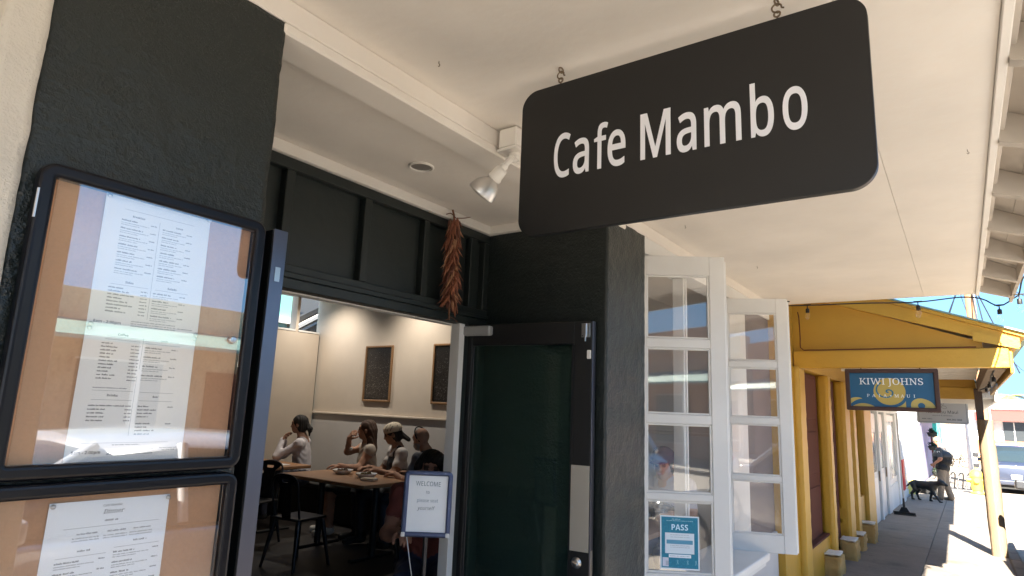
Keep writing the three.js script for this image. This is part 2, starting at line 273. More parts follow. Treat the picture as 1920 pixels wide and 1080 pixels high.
// ---------------------------------------------------------------- hanging cafe sign
const font = await new FontLoader().loadAsync('fonts/droid/droid_sans_bold.typeface.json');
const fontR = await new FontLoader().loadAsync('fonts/droid/droid_sans_regular.typeface.json');
const fontS = await new FontLoader().loadAsync('fonts/droid/droid_serif_regular.typeface.json');
function lettering(str, f, width, height, depth = 0.0015, tilt = 0) { // text fitted to a width and a cap height, centred at the origin's left baseline
  const g = new TextGeometry(str, { font: f, size: 1, depth: 1, curveSegments: 8, bevelEnabled: false }); g.computeBoundingBox(); const b = g.boundingBox.clone();
  const cap = new TextGeometry('M', { font: f, size: 1, depth: 1, curveSegments: 3 }); cap.computeBoundingBox(); g.translate(-b.min.x, 0, 0);
  g.scale(width / (b.max.x - b.min.x), height / cap.boundingBox.max.y, depth); return g;
}
function roundedPlate(w, h, d, r, bev = 0.002) {
  const s = new THREE.Shape(), x = -w / 2 + bev, y = -h / 2 + bev, W = w - 2 * bev, H = h - 2 * bev; s.moveTo(x + r, y); s.lineTo(x + W - r, y); s.absarc(x + W - r, y + r, r, -Math.PI / 2, 0); s.lineTo(x + W, y + H - r); s.absarc(x + W - r, y + H - r, r, 0, Math.PI / 2); s.lineTo(x + r, y + H); s.absarc(x + r, y + H - r, r, Math.PI / 2, Math.PI); s.lineTo(x, y + r); s.absarc(x + r, y + r, r, Math.PI, Math.PI * 1.5);
  const g = new THREE.ExtrudeGeometry(s, { depth: d - 2 * bev, bevelEnabled: true, bevelThickness: bev, bevelSize: bev, bevelSegments: 2, curveSegments: 10 }); g.translate(0, 0, -d / 2 + bev); return g;
}
{
  const t = thing('hanging_sign', 'large black board with rounded corners lettered Cafe Mambo, hung from the soffit', 'sign', [-0.6425, 2.1, -1.665]);
  part('board', metric(roundedPlate(1.045, 0.515, 0.022, 0.06)), M.board, t, [0, 0.2575, 0]);
  const glyphs = [['C', -0.3874, -0.3274, 0.181, 0.333], ['a', -0.3158, -0.259, 0.182, 0.301], ['f', -0.2409, -0.1934, 0.185, 0.336], ['e', -0.1935, -0.1339, 0.182, 0.301], ['M', -0.0852, 0.0089, 0.185, 0.33], ['a', 0.0274, 0.0846, 0.182, 0.302], ['m', 0.1076, 0.2088, 0.185, 0.303], ['b', 0.2339, 0.2934, 0.182, 0.34], ['o', 0.3156, 0.3756, 0.182, 0.303]];
  part('lettering', glyphs.map(([ch, x0, x1, y0, y1]) => { const g = new TextGeometry(ch, { font: fontR, size: 1, depth: 1, curveSegments: 8, bevelEnabled: true, bevelThickness: 0.1, bevelSize: 0.012, bevelSegments: 1 }); g.computeBoundingBox(); const q = g.boundingBox.clone(); g.translate(-q.min.x, -q.min.y, -q.min.z); g.scale((x1 - x0) / (q.max.x - q.min.x), (y1 - y0) / (q.max.y - q.min.y), 0.0015); g.translate(x0, y0, 0.0112); return g; }), M.letter, t);
  for (const x of [-0.377, 0.3095]) { const y0 = 0.515;
    const h = part('hook', [tube([[0, -0.012, 0], [0, 0.0, 0], [0.001, 0.012, 0]], 0.0025, 6), new THREE.TorusGeometry(0.008, 0.0028, 6, 14).translate(0, 0.018, 0), tube([[0.004, 0.02, 0.002], [-0.01, 0.028, 0.002], [-0.012, 0.042, 0], [0.0, 0.05, 0], [0.011, 0.043, 0], [0.013, 0.032, 0.004], [0.019, 0.028, 0.006]], 0.0025, 24)], M.rust, t, [x, y0, 0]);
    part('eye_screw', [new THREE.TorusGeometry(0.0095, 0.0028, 6, 14).rotateY(1.2).translate(0, 0.054, 0), rod([0, 0.062, 0], [0, 0.08, 0], 0.003)], M.rust, h); }
}
// ---------------------------------------------------------------- menu cases on the pillar
function scribble(ctx, x, y, w, s, seedV, col = '#555') { // a line of print too small to read: short strokes of word length
  let q = seedV * 7919 + 13; const r = () => { q = (q * 1664525 + 1013904223) >>> 0; return q / 4294967296; }; ctx.fillStyle = col; let p = x;
  while (p < x + w) { const l = Math.min(s * (1.2 + 3.2 * r()), x + w - p); for (let k = 0; k < l; k += s * 0.55) { const hh = s * (0.55 + 0.45 * r()); ctx.fillRect(p + k, y - hh, s * 0.3, hh); if (r() > 0.4) ctx.fillRect(p + k, y - s * 0.32 - (r() > 0.5 ? s * 0.25 : 0), s * 0.45, s * 0.2); } p += l + s * 0.7; }
}
function menuPage(kind) {
  return canvasTex(820, 1060, (c, w, h) => {
    c.fillStyle = kind === 2 ? '#fbfdff' : '#f4f2ee'; c.fillRect(0, 0, w, h); c.textAlign = 'center'; c.fillStyle = '#333'; let s = 100 * (kind + 1);
    const rule = (x0, x1, y) => { c.fillStyle = '#777'; c.fillRect(x0, y, x1 - x0, 2); };
    const head = (t, x, y, f = 'bold 24px sans-serif') => { c.font = f; c.fillStyle = '#333'; c.textAlign = 'center'; c.fillText(t, x, y); };
    const item = (x, w2, y, lines) => { scribble(c, x, y, 110 + 60 * ((s * 37) % 10) / 10, 13, s++, '#444'); scribble(c, x + w2 - 44, y, 44, 11, s++, '#555'); for (let k = 0; k < lines; k++) scribble(c, x, y + 19 + k * 16, w2 * (k === lines - 1 ? 0.5 : 0.78), 8, s++, '#8a8a8a'); };
    if (kind === 0) {
      rule(140, 690, 96); head('Breakfast', 250, 150, 'bold 20px sans-serif'); head('Lunch', 570, 160, 'bold 20px sans-serif');
      for (let k = 0; k < 7; k++) item(130, 260, 190 + k * 66, 2); for (let k = 0; k < 7; k++) item(440, 240, 200 + k * 66, 2);
      rule(410, 412, 200); c.fillRect(410, 140, 2, 820); head('Sides', 250, 690); rule(120, 390, 706); head('Salads', 570, 690); rule(440, 700, 706);
      for (let k = 0; k < 8; k++) { scribble(c, 110, 740 + k * 27, 100 + 40 * (k % 3), 13, s++, '#444'); scribble(c, 340, 746 + k * 27, 50, 11, s++, '#555'); } for (let k = 0; k < 4; k++) item(430, 250, 744 + k * 62, 2);
      c.font = 'bold 30px sans-serif'; c.textAlign = 'left'; c.fillText('8am - 2:00pm', 40, 1020); for (let k = 0; k < 3; k++) scribble(c, 300, 990 + k * 18, 330, 9, s++, '#777'); scribble(c, 650, 1010, 120, 9, s++, '#777');
    } else if (kind === 1) {
      rule(150, 690, 70); head('Coffee', 260, 60); head('Lunch', 570, 76, '20px sans-serif'); rule(140, 390, 92); rule(430, 700, 100); c.fillRect(410, 60, 2, 250); c.fillRect(400, 360, 2, 470);
      for (let k = 0; k < 11; k++) { scribble(c, 120, 130 + k * 27, 70 + 50 * ((k * 7) % 4) / 3, 13, s++, '#333'); scribble(c, 330, 136 + k * 27, 64, 11, s++, '#444'); } for (let k = 0; k < 4; k++) item(430, 250, 140 + k * 74, 2);
      scribble(c, 110, 470, 230, 9, s++, '#666'); rule(110, 390, 486); rule(440, 690, 490); head('Drinks', 250, 530); head('Beer', 560, 530, 'bold 20px sans-serif'); rule(110, 390, 556); rule(440, 690, 556);
      for (let k = 0; k < 5; k++) { scribble(c, 100, 606 + k * 28, k ? 110 : 240, 12, s++, '#333'); scribble(c, 350, 606 + k * 28, 44, 11, s++, '#444'); } for (let k = 0; k < 9; k++) { if (k === 4) continue; scribble(c, 440, 606 + k * 27, 80 + 60 * ((k * 5) % 3) / 2, 12, s++, '#333'); if (k === 0 || k === 5) scribble(c, 660, 606 + k * 27, 40, 11, s++, '#444'); }
      rule(90, 700, 880); c.font = 'bold 30px sans-serif'; c.fillStyle = '#333'; c.textAlign = 'left'; c.fillText('8am - 2:00pm', 40, 960); scribble(c, 300, 900, 190, 9, s++, '#666'); for (let k = 0; k < 2; k++) scribble(c, 270, 936 + k * 34, 320, 10, s++, '#666'); scribble(c, 640, 930, 130, 9, s++, '#666'); scribble(c, 660, 946, 100, 9, s++, '#666');
    } else {
      head('Café Mambo', 410, 52, '22px serif'); head('Dinner', 420, 104, 'italic 42px serif'); scribble(c, 370, 160, 90, 14, s++, '#777'); rule(110, 760, 190); for (const [x, ww] of [[200, 130], [400, 120], [580, 120]]) { scribble(c, x, 240, ww, 13, s++, '#777'); scribble(c, x - 25, 268, ww + 40, 10, s++, '#999'); scribble(c, x - 25, 286, ww + 40, 10, s++, '#999'); }
      for (const [x, y0] of [[90, 360], [460, 330]]) { scribble(c, x + 130, y0, 90, 15, s++, '#666'); rule(x, x + 320, y0 + 30); for (let k = 0; k < 9; k++) item(x, 320, y0 + 70 + k * 74, 2); }
    }
  });
}
const pagesMat = [0, 1, 2].map(k => new THREE.MeshStandardMaterial({ map: menuPage(k), roughness: 0.7 }));
const paperBack = std([0.8, 0.79, 0.77], 0.8);
function sheet(w, h, curl = 0.002) { const g = new THREE.PlaneGeometry(w, h, 6, 10), p = g.attributes.position; for (let i = 0; i < p.count; i++) p.setZ(i, curl * Math.sin(p.getX(i) * 17) * Math.cos(p.getY(i) * 11 + 1) + curl); g.computeVertexNormals(); return g; }
function frameRing(w, h, t, d, r) { // a rounded rectangular ring with softened edges
  const o = new THREE.Shape(), path = (s, w2, h2, r2) => { s.moveTo(-w2 / 2 + r2, -h2 / 2); s.lineTo(w2 / 2 - r2, -h2 / 2); s.absarc(w2 / 2 - r2, -h2 / 2 + r2, r2, -Math.PI / 2, 0); s.lineTo(w2 / 2, h2 / 2 - r2); s.absarc(w2 / 2 - r2, h2 / 2 - r2, r2, 0, Math.PI / 2); s.lineTo(-w2 / 2 + r2, h2 / 2); s.absarc(-w2 / 2 + r2, h2 / 2 - r2, r2, Math.PI / 2, Math.PI); s.lineTo(-w2 / 2, -h2 / 2 + r2); s.absarc(-w2 / 2 + r2, -h2 / 2 + r2, r2, Math.PI, Math.PI * 1.5); };
  const bv = Math.min(d * 0.4, t * 0.35, 0.008); path(o, w - 2 * bv, h - 2 * bv, r); const hole = new THREE.Path(); path(hole, w - 2 * t + 2 * bv, h - 2 * t + 2 * bv, 0.004 + bv); o.holes.push(hole);
  const g = new THREE.ExtrudeGeometry(o, { depth: d - 2 * bv, bevelEnabled: true, bevelThickness: bv, bevelSize: bv, bevelSegments: 3, curveSegments: 8 }); g.translate(0, 0, bv); return g;
}
function menuCase(label, y0, y1, pages) { // local: x along the wall (towards -z of the world), z out of the wall
  const z0 = -0.424, z1 = -0.93, w = z0 - z1, h = y1 - y0, t = thing('menu_case', label, 'menu case', [-1.5, y0, (z0 + z1) / 2], Math.PI / 2, 'menu cases on the green pillar');
  part('back_box', metric(chamfer(w - 0.03, h - 0.03, 0.012)), M.caseBlack, t, [0, h / 2, 0.004]);
  part('cork_board', metric(chamfer(w - 0.06, h - 0.035, 0.006)), M.cork, t, [0, h / 2, 0.0135]);
  part('case_frame', frameRing(w, h, 0.029, 0.034, 0.024), M.caseBlack, t, [0, h / 2, 0.006]);
  part('glass_door', metric(chamfer(w - 0.066, h - 0.052, 0.003, 0.0005)), M.caseGlass, t, [0, h / 2, 0.031]);
  pages.forEach(([k, x, y, r]) => { const p = part('menu_sheet', sheet(0.236, 0.292), pagesMat[k], t, [x, y, 0.0165 + 0.001 * (k % 2)], [0, 0, r]); for (const sx of [-1, 1]) for (const sy of [-1, 1]) part('push_pin', [lathe([[0, 0.007], [0.0045, 0.006], [0.005, 0.003], [0.002, 0.001], [0.002, -0.003]], 8).rotateX(Math.PI / 2)], M.steel, p, [sx * 0.112, sy * 0.14, 0.003]); });
  return t;
}
{
  const t = menuCase('black framed glass menu case with two stacked breakfast and lunch menu sheets', 1.375, 2.0, [[0, -0.006, 0.4525, 0.01], [1, -0.006, 0.163, 0.0]]);
  part('lock', [lathe([[0, 0.008], [0.007, 0.008], [0.009, 0.006], [0.01, 0]], 16).rotateX(Math.PI / 2), B(-0.001, 0.001, -0.005, 0.005, 0.0078, 0.009, 0.0003)], M.steel, t, [0.195, 0.31, 0.033]);
  part('hinge', [rod([0, -0.03, 0], [0, 0.03, 0], 0.004)], M.steel, t, [-0.25, 0.535, 0.034]);
  menuCase('black framed glass menu case holding the dinner menu, below the larger case', 0.75, 1.368, [[2, -0.018, 0.43, -0.005]]);
}
// ---------------------------------------------------------------- entrance doors
{
  const leaf = (t, L, face) => { // local x from hinge to free edge, z = face side
    const fr = M.blackPaint, d = 0.045, s = 0.1, H = 2.005;
    part('door_frame', [B(0, 0.075, 0.01, H, -d / 2, d / 2), B(L - s, L, 0.01, H, -d / 2, d / 2), B(0.0751, L - s - 0.0001, H - 0.12, H, -d / 2 + 0.001, d / 2 - 0.001), B(0.0751, L - s - 0.0001, 0.01, 0.26, -d / 2 + 0.001, d / 2 - 0.001)], fr, t);
    part('edge_strip', B(L + 0.0005, L + 0.004, 0.01, H, -d / 2 + 0.001, d / 2 - 0.001, 0.001), M.alu, t);
    part('glazing_bead', [B(0.0755, 0.09, 0.261, H - 0.121, face * 0.012, face * 0.019, 0.002), B(L - s - 0.015, L - s - 0.0005, 0.261, H - 0.121, face * 0.012, face * 0.019, 0.002)], M.gunmetal, t);
    part('glass_panel', B(0.0752, L - s - 0.0002, 0.2602, H - 0.1202, -0.003, 0.003, 0.0005), M.darkGlass, t);
  };
  const L = 0.81, t = thing('door', 'black framed glass door standing open against the stucco side wall', 'door', [-2.35, 0, -2.83], Math.atan2(0.09, 0.8), 'entrance doors'); leaf(t, L, 1);
  part('door_closer', [new RoundedBoxGeometry(0.19, 0.055, 0.05, 2, 0.012).translate(0.12, 1.965, 0.048)], M.greyPlastic, t);
  part('closer_arm', [rod([0.05, 2.0, 0.05], [-0.12, 2.045, 0.12], 0.006), rod([-0.12, 2.045, 0.12], [-0.02, 2.05, 0.2], 0.006), cyl(0.011, 0.011, 0.03, 10).translate(0.05, 1.995, 0.05), cyl(0.009, 0.009, 0.025, 10).translate(-0.12, 2.04, 0.12)], M.blackPaint, t);
  const pp = part('push_plate', [B(L - 0.103, L - 0.003, 0.862, 1.272, 0.0228, 0.0245, 0.0006)], M.plate, t); for (const x of [L - 0.09, L - 0.015]) for (const y of [0.875, 1.067, 1.26]) part('screw', lathe([[0, 0.0016], [0.003, 0.001], [0.0038, 0]], 10).rotateX(Math.PI / 2), M.steel, pp, [x, y, 0.0245]);
  const db = part('deadbolt', lathe([[0, 0.012], [0.014, 0.012], [0.02, 0.009], [0.026, 0.004], [0.027, 0]], 24).rotateX(Math.PI / 2), M.steel, t, [L - 0.065, 0.808, 0.0226]); part('thumb_turn', [B(-0.02, 0.016, -0.006, 0.006, 0.012, 0.026, 0.004).rotateZ(-0.35)], M.steel, db);
  const sb = part('slide_bolt', [B(-0.024, 0.024, -0.037, 0.037, 0, 0.003, 0.001), B(-0.008, 0.008, -0.036, 0.036, 0.003, 0.012, 0.003), rod([0, 0.03, 0.008], [0, -0.058, 0.008], 0.0045)], M.steel, t, [L - 0.035, 1.957, 0.0228]); part('bolt_screw', [cyl(0.003, 0.003, 0.003, 8).rotateX(Math.PI / 2)], M.black, sb, [-0.017, -0.029, 0.0032]);
  part('alarm_tag', [new RoundedBoxGeometry(0.022, 0.046, 0.009, 2, 0.004)], M.white, t, [L - 0.014, 1.83, 0.0275]);
  part('strike_plate', B(L + 0.0045, L + 0.006, 0.75, 0.87, -0.012, 0.012, 0.0005), M.steel, t);
  const l2 = thing('door', 'black framed glass door seen edge on beside the menu pillar', 'door', [-2.31, 0, -1.003], 0, 'entrance doors'); leaf(l2, 0.8, -1);
  part('strike_plate', B(0.8045, 0.806, 1.86, 1.9, -0.008, 0.008, 0.0005), M.steel, l2);
}
// ---------------------------------------------------------------- casement windows folded out
function casement(label, x, z, deg) {
  const t = thing('casement_window', label, 'window', [x, 0.55, z], THREE.MathUtils.degToRad(deg), 'white casement windows'); const b = 0.55, d = 0.038, s0 = -0.09, s1 = 0.46, ys = [[1.98, 2.362], [1.542, 1.926], [1.106, 1.49], [0.68, 1.066]];
  part('stile', B(s1 - 0.092, s1, 0, 1.93, -d / 2, d / 2, 0.004), M.white, t); part('stile', B(s0, s0 + 0.088, 0, 1.93, -d / 2, d / 2, 0.004), M.white, t);
  part('meeting_strip', B(s1 - 0.012, s1 + 0.018, 0.004, 1.91, -d / 2 - 0.016, -d / 2 - 0.0005, 0.003), M.white, t);
  const xa = s0 + 0.0882, xb = s1 - 0.0922, r = (y0, y1, n) => part(n, B(xa, xb, y0 - b, y1 - b, -d / 2 + 0.001, d / 2 - 0.001, 0.003), M.white, t);
  r(2.3625, 2.48, 'top_rail'); r(0.55, 0.6795, 'bottom_rail'); for (let k = 0; k < 3; k++) r(ys[k + 1][1] + 0.0005, ys[k][0] - 0.0005, 'glazing_bar');
  for (const [y0, y1] of ys) { const p = part('pane', B(xa, xb, y0 - b, y1 - b, -0.002, 0.002, 0.0004), M.paneGlass, t); const e = 0.012; part('bead', [B(xa, xa + e, y0 - b, y1 - b, 0.0025, 0.013, 0.003), B(xb - e, xb, y0 - b, y1 - b, 0.0025, 0.013, 0.003), B(xa + e, xb - e, y1 - b - e, y1 - b, 0.0025, 0.012, 0.003), B(xa + e, xb - e, y0 - b, y0 - b + e, 0.0025, 0.012, 0.003)], M.white, p); }
  return t;
}
const W1 = casement('white four pane casement window beside the green pillar with PASS placard', -1.5, -3.494, 31.4);
casement('white four pane casement window folded out next to the yellow building', -1.5, -5.116, 25.1);
{
  const pt = canvasTex(430, 560, (c, w, h) => {
    c.fillStyle = '#e9f2f8'; c.fillRect(0, 0, w, h); c.fillStyle = '#1d7f9c'; c.fillRect(14, 14, w - 28, h - 28); let q = 5; const r = () => { q = (q * 1664525 + 1013904223) >>> 0; return q / 4294967296; };
    for (let k = 0; k < 500; k++) { c.fillStyle = ['#2b93ad', '#1a6f8d', '#3a9cc0', '#2f86b2'][k % 4]; c.globalAlpha = 0.35; c.fillRect(14 + r() * (w - 40), 14 + r() * (h - 40), 4 + r() * 14, 4 + r() * 14); } c.globalAlpha = 1;
    scribble(c, 130, 40, 90, 10, 3, '#cfe6f0'); scribble(c, 70, 56, 290, 8, 4, '#cfe6f0'); c.fillStyle = '#d6f0ff'; c.font = 'bold 84px sans-serif'; c.textAlign = 'center'; c.fillText('PASS', w / 2, 150);
    c.fillStyle = '#dfeaf2'; c.fillRect(54, 180, 320, 216); c.fillStyle = '#5b9cba'; c.fillRect(70, 254, 288, 42); for (const y of [205, 228, 316, 334]) scribble(c, 110, y, 210, 9, y, '#a9b6bf'); c.fillStyle = '#eaf2fb'; c.fillRect(94, 404, 244, 34); scribble(c, 104, 426, 220, 10, 9, '#8aa2b0');
    c.fillStyle = '#d2d6e4'; c.fillRect(26, 440, 66, 92); for (let k = 0; k < 4; k++) { c.fillStyle = '#6f8a9c'; c.fillRect(60, 476 + k * 12, 40, 5); } c.strokeStyle = '#9fd4e4'; c.lineWidth = 3; for (const x of [190, 300, 390]) { c.beginPath(); c.arc(x, 470, 7, 0, 7); c.moveTo(x, 478); c.lineTo(x - 8, 510); c.moveTo(x, 478); c.lineTo(x + 12, 506); c.stroke(); }
  });
  const t = thing('placard', 'blue PASS inspection placard in a clear sleeve stuck on the window pane', 'placard', [-1.5 + 0.1835 * 0.853, 0.7, -3.494 - 0.1835 * 0.521], THREE.MathUtils.degToRad(31.4));
  part('sleeve', B(-0.117, 0.117, -0.01, 0.296, 0.0035, 0.0042, 0.0002), M.glass, t); part('sheet', new THREE.PlaneGeometry(0.215, 0.283), new THREE.MeshStandardMaterial({ map: pt, roughness: 0.6 }), t, [0, 0.1425, 0.0052]);
}
// ---------------------------------------------------------------- flood lamp, can light, small ceiling hooks
{
  const t = thing('flood_lamp', 'cream socket flood lamp with silver reflector bulb on a junction box by the beam', 'lamp', [-1.44, 2.57, -2.0]);
  part('junction_box', metric(chamfer(0.09, 0.085, 0.11, 0.006)), M.creamTrim, t, [0, 0.063, 0]);
  part('cover_plate', metric(chamfer(0.1, 0.012, 0.12, 0.004)), M.creamTrim, t, [0, 0.0135, 0]);
  const a = V(0.045, -0.05, 0.085), e = a.clone().add(V(-0.66, -0.72, 0.14).multiplyScalar(0.2)), dir = e.clone().sub(a).normalize(), q = new THREE.Quaternion().setFromUnitVectors(V(0, -1, 0), dir);
  part('swivel', [cyl(0.022, 0.026, 0.03, 14).translate(0, -0.005, 0), rod([0, -0.015, 0], [a.x, a.y, a.z], 0.014, 10), rod([a.x, a.y, a.z], [a.x + dir.x * 0.05, a.y + dir.y * 0.05, a.z + dir.z * 0.05], 0.012, 10), new THREE.SphereGeometry(0.017, 12, 8).translate(a.x + dir.x * 0.045, a.y + dir.y * 0.045, a.z + dir.z * 0.045)], M.creamTrim, t);
  const sk = part('socket', lathe([[0, 0], [0.026, -0.002], [0.03, -0.02], [0.031, -0.05], [0.034, -0.052], [0.034, -0.066], [0.026, -0.068], [0, -0.068]], 20), M.creamTrim, t, [a.x + dir.x * 0.05, a.y + dir.y * 0.05, a.z + dir.z * 0.05]); sk.quaternion.copy(q); sk.scale.setScalar(0.88);
  const bl = part('bulb', lathe([[0.022, -0.064], [0.03, -0.076], [0.047, -0.09], [0.06, -0.112], [0.066, -0.135], [0.067, -0.15]], 28), std([0.7, 0.69, 0.68], 0.36, { metalness: 1, side: THREE.DoubleSide }), sk); part('lens', lathe([[0.067, -0.15], [0.065, -0.155], [0.04, -0.162], [0, -0.165]], 28), std([0.7, 0.68, 0.62], 0.3), bl);
  const c = thing('recessed_light', 'round recessed can light in the entrance ceiling', 'ceiling light', [-1.97, 2.618, -2.0]); part('trim_ring', [new THREE.TorusGeometry(0.054, 0.006, 8, 32).rotateX(Math.PI / 2).translate(0, 0.008, 0)], M.creamTrim, c); part('lens', [lathe([[0, 0.009], [0.05, 0.0105]], 28)], std([0.22, 0.2, 0.18], 0.4, { side: THREE.DoubleSide }), c);
  for (const [x, z, lb] of [[-1.35, -1.42, 'small rusty screw hook in the bare soffit beside the lintel beam'], [-1.3, -3.62, 'small screw eye in the soffit above the first casement window'], [0.1, -3.1, 'rusty nail head by the soffit edge bead'], [-1.2, -4.9, 'small screw eye in the soffit near the yellow building']]) { const m = thing('ceiling_hook', lb, 'hook', [x, 2.6605, z]); m.scale.setScalar(0.55); part('hook_wire', [tube([[0, 0.036, 0], [0, 0.02, 0], [0.008, 0.01, 0], [0.004, 0, 0], [-0.006, 0.006, 0]], 0.0022, 16)], M.rust, m); }
}
// ---------------------------------------------------------------- dried pepper ristra
{
  const t = thing('dried_ristra', 'hanging bunch of dried reddish brown peppers tied in a long ristra', 'decoration', [-2.25, 2.02, -2.575]); part('cord', [tube([[0, 0.6, 0.02], [0.0, 0.55, 0], [0, 0.3, 0.005], [0, -0.02, 0]], 0.006, 20), tube([[0.01, 0.555, -0.0], [0.02, 0.57, -0.06], [0.03, 0.585, -0.1]], 0.003, 8), tube([[0.01, 0.555, 0.0], [0.0, 0.575, 0.03], [0, 0.56, 0.07]], 0.003, 8), tube([[0, 0, 0], [0.02, -0.02, 0.03], [0.03, -0.03, 0.06]], 0.002, 8), tube([[0, 0, 0], [0.01, -0.01, -0.03], [0.02, -0.025, -0.05]], 0.002, 8)], std([0.16, 0.07, 0.035], 0.85), t);
  const leafG = [0, 1, 2].map(k => { const l = 0.1, w = 0.021 + 0.004 * k, f = 0.008, P = [], ring = [[0, 0.003], [0.25, 1], [0.55, 0.8], [1, 0.02]]; for (const [s, q] of ring) for (const [a, b] of [[-1, 0], [0, 1], [1, 0.1], [0, -0.5]]) P.push(a * w * q * 0.5, -s * l, b * f * q + 0.012 * s * s * (k - 1)); const I = []; for (let i = 0; i < 3; i++) for (let j = 0; j < 4; j++) { const a = i * 4 + j, b = i * 4 + (j + 1) % 4; I.push(a, b, a + 4, b, b + 4, a + 4); } const g = new THREE.BufferGeometry(); g.setAttribute('position', new THREE.Float32BufferAttribute(P, 3)); g.setIndex(I); g.computeVertexNormals(); return g; });
  const lm = [[0.29, 0.1, 0.05], [0.22, 0.07, 0.036], [0.36, 0.17, 0.09], [0.14, 0.045, 0.026]].map(c => std(c, 0.6, { side: THREE.DoubleSide }));
  for (let k = 0; k < 190; k++) { const u = k / 190, y = 0.56 - u * 0.48, a = k * 2.4, sp = 0.16 + 0.5 * rnd() * (0.6 + 0.7 * u), r = 0.019; const m = part('dried_pepper', leafG[k % 3], lm[(k * 7) % 4], t, [Math.cos(a) * r, y, Math.sin(a) * r]); m.rotation.set(0, -a + Math.PI / 2, 0); m.rotateX(-sp); m.rotateY(rr(-0.8, 0.8)); m.scale.set(rr(0.55, 1.15), rr(0.5, 1.0), rr(0.6, 1.4)); }
}
// ---------------------------------------------------------------- welcome sign on its stand
{
  const wt = canvasTex(300, 400, (c, w, h) => { c.fillStyle = '#fafdff'; c.fillRect(0, 0, w, h); c.fillStyle = '#6d7d88'; c.textAlign = 'center'; c.save(); c.translate(w / 2, 76); c.rotate(0.02); c.font = '44px sans-serif'; c.scale(0.92, 1); c.fillText('WELCOME', 0, 0); c.restore(); c.font = '30px sans-serif'; c.fillText('to', w / 2, 130); c.fillStyle = '#8a98a2'; c.font = '32px sans-serif'; c.fillText('please seat', w / 2, 190); c.fillStyle = '#3e4a52'; c.font = 'italic 34px sans-serif'; c.fillText('yourself', w / 2 - 10, 244); });
  const t = thing('sign_stand', 'grey framed welcome board on a thin metal stand in the doorway', 'sign', [-2.03, 0, -2.25], Math.atan2(0.168, 0.118) - Math.PI / 2 + Math.PI * 0.5 - 0.33);
  const fr = part('frame', frameRing(0.222, 0.288, 0.022, 0.02, 0.016), std([0.07, 0.09, 0.17], 0.35, { metalness: 0.5 }), t, [0, 1.1, 0], [-0.06, 0, 0]); part('backing', metric(chamfer(0.2, 0.266, 0.004)), M.greyPlastic, fr, [0, 0, 0.004]); part('sheet', new THREE.PlaneGeometry(0.182, 0.248), new THREE.MeshStandardMaterial({ map: wt, roughness: 0.6 }), fr, [0, 0, 0.0075]);
  for (const s of [-1, 1]) part('corner_clip', metric(chamfer(0.018, 0.02, 0.006)), M.white, fr, [s * 0.1, -0.133, 0.021]);
  part('pole', [rod([0, 0.03, -0.01], [0, 0.98, -0.006], 0.011, 12)], M.gunmetal, t); part('base', [lathe([[0, 0.03], [0.02, 0.03], [0.13, 0.012], [0.14, 0.0], [0, 0]], 28)], M.gunmetal, t); part('stay_rod', [rod([-0.09, 0.97, -0.01], [0.0, 0.55, 0.02], 0.0025)], M.steel, t);
}
// ---------------------------------------------------------------- surface nets for bodies
function smin(a, b, k) { const h = Math.max(k - Math.abs(a - b), 0) / k; return Math.min(a, b) - h * h * k * 0.25; }
function dPrim(p, x, y, z) {
  if (p.r) { // ellipsoid, turned by p.m when given
    let dx = x - p.c[0], dy = y - p.c[1], dz = z - p.c[2]; if (p.m) { const e = p.m, ax = e[0] * dx + e[1] * dy + e[2] * dz, ay = e[3] * dx + e[4] * dy + e[5] * dz; dz = e[6] * dx + e[7] * dy + e[8] * dz; dx = ax; dy = ay; }
    const ux = dx / p.r[0], uy = dy / p.r[1], uz = dz / p.r[2], vx = ux / p.r[0], vy = uy / p.r[1], vz = uz / p.r[2], a = Math.sqrt(ux * ux + uy * uy + uz * uz), b = Math.sqrt(vx * vx + vy * vy + vz * vz); return b < 1e-9 ? -0.01 : a * (a - 1) / b;
  }
  const bx = p.b[0] - p.a[0], by = p.b[1] - p.a[1], bz = p.b[2] - p.a[2], px = x - p.a[0], py = y - p.a[1], pz = z - p.a[2], l = bx * bx + by * by + bz * bz || 1e-9; const h = Math.max(0, Math.min(1, (px * bx + py * by + pz * bz) / l));
  const ex = px - bx * h, ey = py - by * h, ez = pz - bz * h; return Math.sqrt(ex * ex + ey * ey + ez * ez) - (p.ra + (p.rb - p.ra) * h);
}
